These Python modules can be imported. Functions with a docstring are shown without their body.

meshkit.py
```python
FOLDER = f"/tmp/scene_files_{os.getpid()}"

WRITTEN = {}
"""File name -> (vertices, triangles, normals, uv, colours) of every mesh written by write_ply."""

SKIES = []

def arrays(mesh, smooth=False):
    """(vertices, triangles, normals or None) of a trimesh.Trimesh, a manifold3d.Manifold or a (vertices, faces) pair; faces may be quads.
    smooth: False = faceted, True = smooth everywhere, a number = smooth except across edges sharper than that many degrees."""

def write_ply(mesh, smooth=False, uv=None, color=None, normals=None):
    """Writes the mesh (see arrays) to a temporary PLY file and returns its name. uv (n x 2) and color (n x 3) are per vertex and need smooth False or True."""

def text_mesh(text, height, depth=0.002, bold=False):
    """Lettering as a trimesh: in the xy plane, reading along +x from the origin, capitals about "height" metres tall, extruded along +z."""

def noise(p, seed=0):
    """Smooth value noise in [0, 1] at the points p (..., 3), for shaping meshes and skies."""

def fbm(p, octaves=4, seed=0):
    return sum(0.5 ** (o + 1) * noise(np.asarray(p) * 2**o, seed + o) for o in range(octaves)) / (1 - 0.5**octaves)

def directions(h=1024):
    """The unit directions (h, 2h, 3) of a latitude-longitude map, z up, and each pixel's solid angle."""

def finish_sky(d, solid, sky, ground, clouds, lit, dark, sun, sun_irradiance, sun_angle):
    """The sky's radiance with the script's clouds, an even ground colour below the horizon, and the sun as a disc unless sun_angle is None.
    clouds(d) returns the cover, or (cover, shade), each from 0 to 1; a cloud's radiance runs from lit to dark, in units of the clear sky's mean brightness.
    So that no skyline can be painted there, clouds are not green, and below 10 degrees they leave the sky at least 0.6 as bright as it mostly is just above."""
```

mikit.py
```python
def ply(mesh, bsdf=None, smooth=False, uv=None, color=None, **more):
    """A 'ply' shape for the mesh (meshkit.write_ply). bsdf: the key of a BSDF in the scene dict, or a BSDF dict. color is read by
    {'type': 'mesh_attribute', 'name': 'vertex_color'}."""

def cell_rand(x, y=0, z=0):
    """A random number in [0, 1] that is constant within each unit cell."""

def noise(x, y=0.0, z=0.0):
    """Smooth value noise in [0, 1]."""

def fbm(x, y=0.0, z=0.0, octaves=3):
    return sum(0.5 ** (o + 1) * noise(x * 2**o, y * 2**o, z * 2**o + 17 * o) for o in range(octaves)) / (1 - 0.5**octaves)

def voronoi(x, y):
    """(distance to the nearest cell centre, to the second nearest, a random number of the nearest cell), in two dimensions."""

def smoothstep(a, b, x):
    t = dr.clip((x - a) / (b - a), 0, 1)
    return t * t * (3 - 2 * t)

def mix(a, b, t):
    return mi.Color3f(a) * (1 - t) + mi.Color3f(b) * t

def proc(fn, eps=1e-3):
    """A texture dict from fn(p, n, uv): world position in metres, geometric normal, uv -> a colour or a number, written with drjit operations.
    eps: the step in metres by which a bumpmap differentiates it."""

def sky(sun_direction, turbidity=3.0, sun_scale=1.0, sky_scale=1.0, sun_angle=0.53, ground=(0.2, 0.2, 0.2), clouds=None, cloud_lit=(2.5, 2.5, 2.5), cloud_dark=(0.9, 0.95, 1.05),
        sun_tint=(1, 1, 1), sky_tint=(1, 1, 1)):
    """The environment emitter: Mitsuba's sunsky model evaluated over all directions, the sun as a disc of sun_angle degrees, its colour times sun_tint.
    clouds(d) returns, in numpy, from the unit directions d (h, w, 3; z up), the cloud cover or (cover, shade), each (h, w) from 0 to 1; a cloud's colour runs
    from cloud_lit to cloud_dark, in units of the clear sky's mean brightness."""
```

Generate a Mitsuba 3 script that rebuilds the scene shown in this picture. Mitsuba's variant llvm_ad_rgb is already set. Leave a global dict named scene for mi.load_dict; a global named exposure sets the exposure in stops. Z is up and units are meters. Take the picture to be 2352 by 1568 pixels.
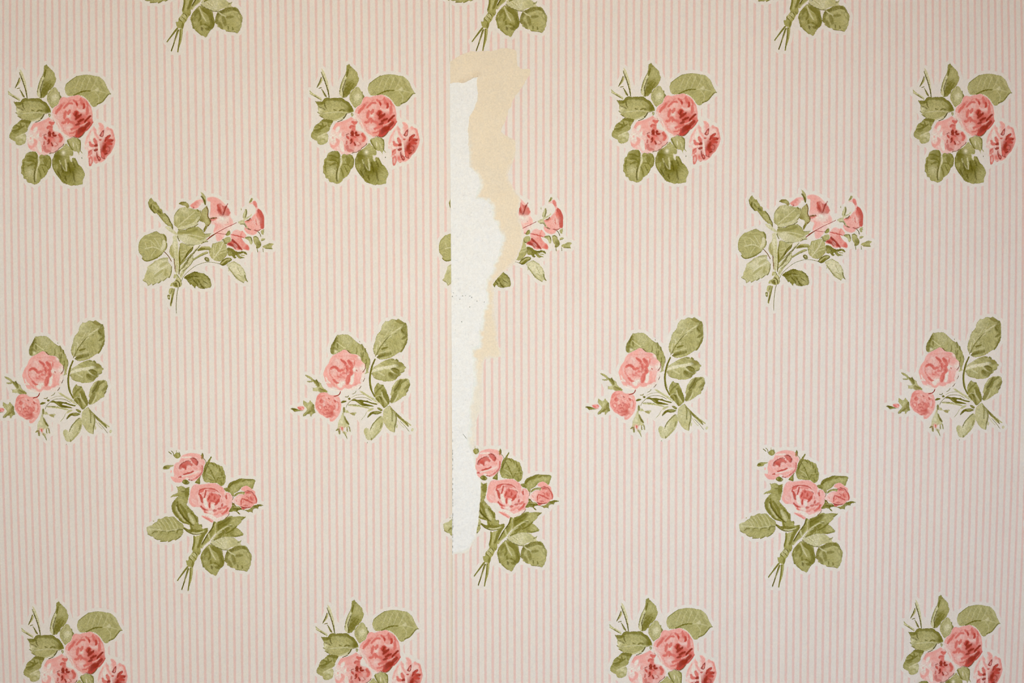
import math
import numpy as np, mitsuba as mi, drjit as dr
from scipy.spatial import Delaunay, cKDTree
import shapely
import shapely.affinity
from shapely.geometry import Polygon, LineString, MultiPolygon, box
from shapely.ops import unary_union
import mikit, meshkit
from mikit import noise, fbm, smoothstep, mix

T = mi.ScalarTransform4f
scene, labels = {}, {}

# ------------------------------------------------------------------ camera, added lights, exposure
PXW, PXH = 2352, 1568
S = 0.000385                                   # metres of wall per pixel at the middle of the frame
FOV = 60.0
FPX = (PXW / 2) / math.tan(math.radians(FOV / 2))
DIST = FPX * S                                 # camera to wall
PITCH = math.atan(1.8e-5 * FPX)                # the camera looks slightly down
CAM = np.array([0.0, -DIST, DIST * math.tan(PITCH)])
scene['camera'] = {'type': 'perspective', 'fov': FOV, 'fov_axis': 'x', 'near_clip': 0.01, 'far_clip': 50.0,
                   'to_world': T().look_at(origin=CAM.tolist(), target=[0, 0, 0], up=[0, 0, 1])}
exposure = 0.0


def lin(c):
    c = np.asarray(c, float) / 255
    return np.where(c < .04045, c / 12.92, ((c + .055) / 1.055) ** 2.4)


ALB = 0.9
PAPER = (233, 222, 207)
REF = lin(PAPER) * ALB
AMB = np.array([.139, .046, .004])             # warm bounce of the rest of the room
ADDED_LIGHTS = [((-.046, -.80, .09), (.397, .311, .165)), ((-.562, -.80, -.006), (.157, .202, .222)), ((.207, -.80, -.119), (.242, .327, .402))]
scene['room_bounce'] = {'type': 'constant', 'radiance': {'type': 'rgb', 'value': (AMB / REF).tolist()}}
for n, (pos, col) in enumerate(ADDED_LIGHTS):         # added unseen lights giving the wall its falloff and tint: one warm, two cooler
    scene[f'added_light_{n}'] = {'type': 'point', 'position': list(pos),
                                'intensity': {'type': 'rgb', 'value': (np.array(col) * math.pi * pos[1] ** 2 / REF).tolist()}}

# ------------------------------------------------------------------ the wall plane and how the paper hangs on it
FWD = np.array([0, math.cos(PITCH), -math.sin(PITCH)])
UP = np.array([0, math.sin(PITCH), math.cos(PITCH)])


def wall(p):
    """Tracing coordinates (pixels of the traced print) -> (x, z) on the wall in metres."""
    p = np.asarray(p, float)
    d = FWD * FPX + (p[..., 0:1] - PXW / 2) * np.array([1, 0, 0]) + (PXH / 2 - p[..., 1:2]) * UP
    q = CAM + d * (DIST / d[..., 1:2])
    return q[..., [0, 2]]


# the paper is hung a little crooked and stretched: print coordinates (u, v) of a place on the wall
EX = [(0, 0), (0, 1), (0, 2), (0, 3), (1, 0), (1, 1), (1, 2), (1, 3), (2, 0), (2, 1), (2, 2), (2, 3), (3, 0), (3, 1), (3, 2), (4, 0), (4, 1), (4, 2), (5, 0), (5, 1), (6, 0), (6, 1), (7, 0)]
CU = [1168.333, -2.232, -0.194, -0.129, 1196.469, 29.239, -14.352, -2.586, -4.8, -2.549, 4.163, -0.636, -44.41, -3.587, 44.939, 13.548, 1.579, 2.167, 18.937, 0.512, -1.864, 1.336, 20.729]
EV = [(0, 0), (0, 1), (0, 2), (0, 3), (1, 0), (1, 1), (1, 2), (1, 3), (2, 0), (2, 1), (2, 2), (3, 0), (3, 1), (4, 0)]
CV = [784.0, 1174.21, 4.433, -0.198, 3.046, 3.332, -0.09, 0.327, -0.322, 1.159, 0.314, 0.526, 2.193, 0.099]
PU, PV, STRIPE, SHIFT = 688.0, 1226.0, 17.2, np.array([3.508, -2.184])


def to_print(p):
    p = np.asarray(p, float)
    x, y = p[..., 0], p[..., 1]
    xc, yc = np.clip(x, -20, 2372), np.clip(y, -40, 1608)
    X, Y = (xc - 1176) / 1176, (yc - 784) / 1176
    u = sum(c * X ** i * Y ** j for c, (i, j) in zip(CU, EX)) + (x - xc) * 1.12
    v = sum(c * X ** i * Y ** j for c, (i, j) in zip(CV, EV)) + (y - yc)
    return np.stack([u, v], -1)


def from_print(q):
    q = np.asarray(q, float)
    p = q.copy()
    for _ in range(12):
        p = p + (q - to_print(p)) * np.array([.88, .98])
    return p


def seam(y):
    return np.interp(y, [-800, 0, 700, 1100, 1568, 2400], [1029, 1031.9, 1037.0, 1038.7, 1038.5, 1038.5])


# ------------------------------------------------------------------ materials
def paper_tone(p):
    big = fbm(p.x * 22, p.z * 22, 3.0, 3) - .5
    fine = noise(p.x * 1500, p.z * 1500, 1.5) - .5
    mid = noise(p.x * 780, p.z * 780, 4.5) - .5
    return 1 + .035 * big + .14 * fine + .05 * mid


def grey(c):
    return [float(x) for x in lin(c) * ALB]


PAPER_L, PINK_L, STAIN_L = grey(PAPER), grey((233, 198, 184)), grey((226, 200, 168))


def plain_fn(p, n, uv):
    return mi.Color3f(PAPER_L) * paper_tone(p)


def striped(stained):
    def fn(p, n, uv):
        t = uv.x / STRIPE
        d = dr.abs(t - dr.floor(t + .5)) * STRIPE
        wob = (noise(uv.x * .5, uv.y * .5, 7.0) - .5) * 1.1 + (noise(uv.x * .05, uv.y * .03, 2.0) - .5) * .4
        a = (1 - smoothstep(1.6, 4.0, d + wob)) * (.78 + .36 * noise(uv.x * .6, uv.y * .6, 11.0))
        a = dr.clip(a, 0, 1)
        base = mi.Color3f(PAPER_L)
        if stained:                              # old paste along the right-hand edge of the left length
            s = smoothstep(1015, 1030, uv.x) * smoothstep(560, 1050, uv.y) * .75
            base = mix(PAPER_L, STAIN_L, s)
            warm = mi.Color3f(grey((229, 182, 158)))
            ink = mi.Color3f(PINK_L) * (1 - s) + warm * s
        else:
            ink = mi.Color3f(PINK_L)
        return (base * (1 - a) + ink * a) * paper_tone(p)
    return fn


PLAS_L = grey((238, 234, 225))


def plaster_fn(p, n, uv):
    t = 1 + .10 * (noise(p.x * 1400, p.z * 1400, 2.0) - .5) + .04 * (noise(p.x * 520, p.z * 520, 8.0) - .5)
    pit = smoothstep(.86, .95, noise(p.x * 700, p.z * 700, 31.0)) * .08
    return mi.Color3f(PLAS_L) * (t - pit)


def matte(fn):
    return {'type': 'twosided', 'b': {'type': 'diffuse', 'reflectance': mikit.proc(fn)}}


scene['mat_print_left'] = matte(striped(True))
scene['mat_print_right'] = matte(striped(False))
scene['mat_plain'] = matte(plain_fn)
scene['mat_plaster'] = matte(plaster_fn)
scene['mat_grime'] = {'type': 'twosided', 'b': {'type': 'diffuse', 'reflectance': {'type': 'rgb', 'value': grey((118, 116, 98))}}}
scene['mat_joint_shade'] = {'type': 'twosided', 'b': {'type': 'diffuse', 'reflectance': {'type': 'rgb', 'value': grey((206, 190, 162))}}}  # darker tint standing for the shade inside the seam gap
scene['mat_ink'] = {'type': 'twosided', 'b': {'type': 'diffuse', 'reflectance': {'type': 'mesh_attribute', 'name': 'vertex_color'}}}

COL = dict(W=(238, 224, 207), G1=(211, 203, 157), G2=(189, 181, 122), G3=(167, 160, 92), G4=(119, 112, 38), G5=(92, 83, 18),
           K1=(241, 202, 188), K2=(240, 170, 156), K3=(221, 113, 99), K4=(196, 76, 61), K5=(154, 46, 27), B=(116, 78, 30),
           GB=(152, 138, 72), Y=(227, 218, 182), K0=(241, 186, 173))
COL = {k: lin(v) * ALB for k, v in COL.items()}


# ------------------------------------------------------------------ mesh helpers
def step(a, b, x):
    t = np.clip((x - a) / (b - a), 0, 1)
    return t * t * (3 - 2 * t)


def rings(g):
    for q in getattr(g, 'geoms', [g]):
        if q.geom_type == 'Polygon' and q.area > .4:
            yield q


def resample(ring, h):
    c = np.asarray(ring.coords)
    out = []
    for a, b in zip(c[:-1], c[1:]):
        n = max(1, int(math.ceil(np.hypot(*(b - a)) / h)))
        out.append(a + (b - a) * (np.arange(n) / n)[:, None])
    return np.vstack(out)


def fill(g, h, hb=None):
    """Triangulates the flat shape g with points about h apart; returns (points, triangles)."""
    V, Fc, k = [], [], 0
    for q in rings(g):
        b = np.vstack([resample(r, hb or h) for r in [q.exterior, *q.interiors]])
        x0, y0, x1, y1 = q.bounds
        xs, ys = np.arange(x0, x1 + h, h), np.arange(y0, y1 + h, h * .87)
        gx, gy = np.meshgrid(xs, ys)
        gx = gx + (np.arange(len(ys)) % 2)[:, None] * h / 2
        pts = np.c_[gx.ravel(), gy.ravel()]
        inner = q.buffer(-(hb or h) * .45)
        if not inner.is_empty:
            pts = pts[shapely.contains_xy(inner, pts[:, 0], pts[:, 1])]
        else:
            pts = pts[:0]
        p = np.unique(np.round(np.vstack([b, pts]), 4), axis=0)
        if len(p) < 4:
            continue
        try:
            t = Delaunay(p).simplices
        except Exception:
            continue
        c = p[t].mean(1)
        t = t[shapely.contains_xy(q, c[:, 0], c[:, 1])]
        e1, e2 = p[t[:, 1]] - p[t[:, 0]], p[t[:, 2]] - p[t[:, 0]]
        ar = e1[:, 0] * e2[:, 1] - e1[:, 1] * e2[:, 0]
        t = t[np.abs(ar) > 1e-4]
        if len(t):
            V.append(p); Fc.append(t + k); k += len(p)
    if not V:
        return np.zeros((0, 2)), np.zeros((0, 3), int)
    return np.vstack(V), np.vstack(Fc)


def facing(v, f):
    """Turns the triangles so that they face the room (-y)."""
    n = np.cross(v[f[:, 1]] - v[f[:, 0]], v[f[:, 2]] - v[f[:, 0]])
    f = f.copy()
    f[n[:, 1] > 0] = f[n[:, 1] > 0][:, ::-1]
    return f


def tag(key, **kw):
    labels.setdefault(key, {}).update(kw)


def numbered(key):
    if key not in scene and key not in taken:
        taken.add(key); return key
    n = 1
    while f'{key}_{n:03d}' in taken:
        n += 1
    taken.add(f'{key}_{n:03d}')
    return f'{key}_{n:03d}'


taken = set()


def sheet(key, region, mat, front, back, h, hb, offset, bulge=None, paint=None):
    """A sheet of paper on the wall: its front, and a thin edge back to what it lies on."""
    p, f = fill(region, h, hb)
    w = wall(p)
    y = np.full(len(p), -front)
    if bulge is not None:
        y = y - bulge(p)
    v = np.c_[w[:, 0], y, w[:, 1]]
    f = facing(v, f)
    uv = to_print(p) - offset
    V, Fc, UV, C, k = [v], [f], [uv], [p], len(v)
    for q in rings(region):
        for r in [q.exterior, *q.interiors]:
            b = resample(r, hb)
            wb = wall(b); n = len(b); ub = to_print(b) - offset
            yb = np.full(n, -front) - (bulge(b) if bulge is not None else 0)
            V += [np.c_[wb[:, 0], yb, wb[:, 1]], np.c_[wb[:, 0], np.full(n, -back), wb[:, 1]]]
            UV += [ub, ub]
            C += [b, b]
            i = np.arange(n); j = (i + 1) % n
            Fc.append(np.vstack([np.c_[i, j, j + n], np.c_[i, j + n, i + n]]) + k)
            k += 2 * n
    scene[key] = mikit.ply((np.vstack(V), np.vstack(Fc)), mat, False, uv=np.vstack(UV), color=None if paint is None else paint(np.vstack(C)))


# ------------------------------------------------------------------ the torn place
def pts(s, view=None):
    a = np.array([[float(t) for t in w.split(',')] for w in s.split()])
    if view is not None:
        x0, y0, k = view
        a = a / k + np.array([x0, y0])
    return a


T1, T2, T3 = (1000, 90, 3.919), (1000, 440, 3.919), (1000, 800, 3.1375)
PRINT_EDGE = np.vstack([
    pts('128,205 165,180 230,142 320,110 380,113 435,109 505,106 545,101 565,91 600,82 650,78 700,91 725,102 735,160 738,235 765,268 800,275 840,265 857,282 850,320 825,360 800,400 775,440 750,480 720,512 692,560 680,610 655,640 655,670 640,700 630,740 600,790 592,830 620,862 660,882 690,896 718,912 723,960 722,1010 714,1060 690,1130 665,1180 652,1220 662,1270 690,1310 705,1350 730,1385', T1),
    pts('757,45 772,80 766,110 758,150 750,210 765,260 780,300 785,340 800,380 790,430 785,480 765,530 742,585 718,628 698,662 650,695 600,735 560,778 530,820 518,845 524,880 531,920 521,980 532,1040 530,1100 544,1160 555,1250 552,1320 570,1390 590,1430 594,1465 580,1488 520,1498 455,1504', T2),
    pts('355,86 341,150 337,250 336,330 344,380 330,430 310,478 299,515 294,600 281,690 274,725 276,748 296,772 291,850 301,915 329,940 331,1000 325,1080 318,1150 315,1200 305,1280 296,1330 299,1368 270,1402 250,1440 238,1468 200,1475 150,1480 121,1486', T3)])
WHITE_EDGE = np.vstack([
    pts('133,400 160,394 200,386 235,396 270,391 320,361 385,336 371,370 376,430 384,490 374,560 346,640 306,700 300,760 291,830 300,880 296,950 309,1030 300,1110 306,1150 345,1185 384,1230 399,1270 394,1330 366,1388 356,1438 420,1445 464,1456 489,1490 508,1540', T1),
    pts('514,195 521,258 560,290 575,350 600,402 582,480 571,560 558,602 521,640 519,700 462,780 446,850 460,930 464,1000 431,1060 416,1120 410,1200 391,1260 400,1320 389,1380 321,1400 331,1470', T2),
    pts('256,30 269,90 265,150 279,220 261,300 255,380 241,440 246,520 234,600 227,680 262,752 283,850 297,917 320,950 325,1000 320,1080 309,1150 309,1220 299,1300 290,1338 262,1390 245,1430 182,1460 122,1470', T3)])
rng = np.random.default_rng(5)


def rough(p, amp, step=2.2):
    """A torn edge: the traced line resampled, with fibres."""
    l = LineString(p)
    s = np.arange(0, l.length, step)
    q = np.array([l.interpolate(t).coords[0] for t in s] + [p[-1]])
    n = meshkit.fbm(np.c_[q * .16, np.zeros(len(q))], 3, 3) - .5
    m = meshkit.fbm(np.c_[q * .16, np.ones(len(q)) * 9], 3, 4) - .5
    q[1:-1] += np.c_[n, m][1:-1] * amp * 2
    return q


YTOP, YBOT = -760, 2300
LEFT_X, RIGHT_X = -430, 2740
sy = np.linspace(YTOP, YBOT, 60)
left_region = Polygon(np.vstack([[[LEFT_X, YTOP]], np.c_[seam(sy) - .3, sy], [[LEFT_X, YBOT]]])).buffer(0)
right_full = Polygon(np.vstack([[[RIGHT_X, YBOT]], [[RIGHT_X, YTOP]], np.c_[seam(sy) + .7, sy]])).buffer(0)
torn = Polygon(np.vstack([rough(PRINT_EDGE, 1.6), [[1010, 1280], [1010, 140]]])).buffer(0)
bare = Polygon(np.vstack([rough(WHITE_EDGE, 1.5), [[1010, 1268], [1010, 190]]])).buffer(0)
left_region = shapely.segmentize(left_region, 40)
right_region = right_full.difference(torn)
right_region = max(rings(right_region), key=lambda g: g.area)
back_region = right_full.intersection(torn.buffer(2.5)).difference(bare)
back_region = unary_union([g for g in rings(back_region) if g.area > 60])

# the wall behind: plain plaster, with the bare rough patch laid open by the tear
wx, wz = 1.7, 1.05
front_y = 0.0004


def rounded_box(x0, x1, y0, y1, z0, z1):
    import trimesh
    m = trimesh.creation.box(bounds=[[x0, y0, z0], [x1, y1, z1]])
    return np.array(m.vertices), np.array(m.faces)


scene['wall_back'] = mikit.ply(rounded_box(-wx, wx, front_y, .12, -wz, wz), 'mat_plaster', False)
tag('wall_back', kind='structure', label='white plaster wall laid bare where the wallpaper is torn')
patch = bare.union(back_region).buffer(6).intersection(box(1020, 80, 1240, 1310))
pp, pf = fill(patch, 2.0, 2.0)
pw = wall(pp)
rel = (meshkit.fbm(np.c_[pw * 330, np.zeros(len(pw))], 3, 21) - .5) * .00060 + (meshkit.noise(np.c_[pw * 800, np.ones(len(pw))], 22) - .5) * .00018
pv = np.c_[pw[:, 0], np.clip(-.00003 + rel, -.0002, .0003), pw[:, 1]]
scene['wall_back__plaster_patch'] = mikit.ply((pv, facing(pv, pf)), 'mat_plaster', True, uv=pp / 100)
tag('wall_back__plaster_patch', label='bare rough white plaster with tiny pits')


def blotches(shapes, y):
    V, Fc, k = [], [], 0
    for g in shapes:
        p, f = fill(g, .8, .6)
        if len(f) == 0:
            continue
        w = wall(p)
        v = np.c_[w[:, 0], np.full(len(p), -y), w[:, 1]]
        V.append(v); Fc.append(facing(v, f) + k); k += len(v)
    return np.vstack(V), np.vstack(Fc)


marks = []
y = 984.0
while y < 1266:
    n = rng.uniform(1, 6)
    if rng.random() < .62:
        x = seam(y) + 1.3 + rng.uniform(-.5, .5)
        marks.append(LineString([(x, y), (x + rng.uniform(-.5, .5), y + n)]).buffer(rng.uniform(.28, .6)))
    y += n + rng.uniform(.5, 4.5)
for x, yy, r in [(1039.5, 681, 1.3), (1056, 687, 1.5), (1063.6, 680, 1.2), (1079, 680, 1.1), (1083.7, 682, 1.2), (1079.8, 705, 1.2), (1095, 692, .9), (1113, 693, .9), (1048, 679, .8), (1072, 654, .8),
                 (1060, 738, 1.0), (1047, 757, .7), (1070, 679, 1.0), (1041, 672, .8)]:
    marks.append(LineString([(x, yy), (x + rng.uniform(-1.5, 1.5), yy + rng.uniform(-1, 1.5))]).buffer(r * .6))
marks.append(LineString([(1064, 997), (1068, 1002), (1072, 1007)]).buffer(.45))
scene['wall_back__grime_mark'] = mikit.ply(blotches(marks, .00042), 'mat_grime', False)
tag('wall_back__grime_mark', kind='stuff', label='dark specks and dashes of grime on the plaster')
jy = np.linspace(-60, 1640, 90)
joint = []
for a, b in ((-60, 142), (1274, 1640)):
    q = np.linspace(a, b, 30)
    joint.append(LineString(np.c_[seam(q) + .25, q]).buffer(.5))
scene['wall_back__joint_shade'] = mikit.ply(blotches(joint, .00046), 'mat_joint_shade', False)  # the shade of the narrow gap, painted as a tinted strip
tag('wall_back__joint_shade', label='thin strip in the gap between the two lengths of wallpaper, its shade painted in')

# the two lengths of wallpaper
LS, RS = 'wallpaper_strip', 'wallpaper_strip_001'
taken.update([LS, RS])
tag(LS, label='left length of pink striped rose wallpaper, unbroken up to the seam', category='wallpaper')
tag(RS, label='right length of pink striped rose wallpaper, torn away beside the seam', category='wallpaper')
lip = pts('240,394 300,376 350,350 384,337', T1)


def lift(p):
    d = np.min(np.hypot(p[:, None, 0] - lip[None, :, 0], p[:, None, 1] - lip[None, :, 1]), 1)
    return .0011 * np.exp(-(d / 7.0) ** 2)


sheet(LS + '__printed_sheet', left_region, 'mat_print_left', .00050, 0, 26, 14, np.zeros(2))
def ply_colour(p):
    d = shapely.distance(shapely.points(p), bare)
    z = np.zeros(len(p))
    n1, n2 = meshkit.fbm(np.c_[p * .12, z], 3, 41), meshkit.noise(np.c_[p * .55, z], 42)
    n3 = meshkit.fbm(np.c_[p * .03, z], 3, 43)
    low = step(250, 460, p[:, 1])                # the ply is thick at the top and worn thin further down
    a = step(-1, 11, d + (n1 - .5) * 14 - 1) * (1 - .45 * step(760, 930, p[:, 1])) * (.86 + .28 * n3)
    a = np.clip(1 - low * (1 - a), 0, 1)
    c = lin((234, 232, 221)) * ALB * (1 - a[:, None]) + lin((234, 216, 187)) * ALB * a[:, None]
    rim = shapely.distance(shapely.points(p), right_region)
    b = (1 - step(0, 8, rim + (n1 - .5) * 9)) * low * .6
    c += (lin(PAPER) * ALB - c) * b[:, None]
    return np.clip(c * (1 + .11 * (n2 - .5) + .06 * (n3 - .5) + .08 * (rng.random(len(p)) - .5))[:, None], 0, .95)


sheet(RS + '__backing_paper', back_region, 'mat_ink', .00028, 0, 2.2, 2.2, np.zeros(2), lift, ply_colour)
sheet(RS + '__printed_sheet', right_region, 'mat_print_right', .00050, .0002, 26, 2.2, SHIFT)
tag(RS + '__backing_paper', label='beige paper ply left on the wall inside the tear')

# ------------------------------------------------------------------ the printed bouquets
VIEWS = dict(A=(690, 130, 5.0567), A1=(800, 200, 12.0615), A2=(745, 250, 13.069), A3=(880, 270, 13.07), A4=(700, 135, 10.453),
             B1=(310, 430, 9.8), B2=(470, 430, 9.2235), B3=(310, 530, 8.253), B4=(410, 550, 12.061),
             C1=(735, 760, 10.454), C2=(840, 725, 9.8), C3=(660, 850, 9.225), C4=(790, 860, 9.8),
             D1=(370, 1020, 14.256), D2=(420, 1090, 12.063), D3=(330, 1110, 10.453), D4=(400, 1170, 8.042))
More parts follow.
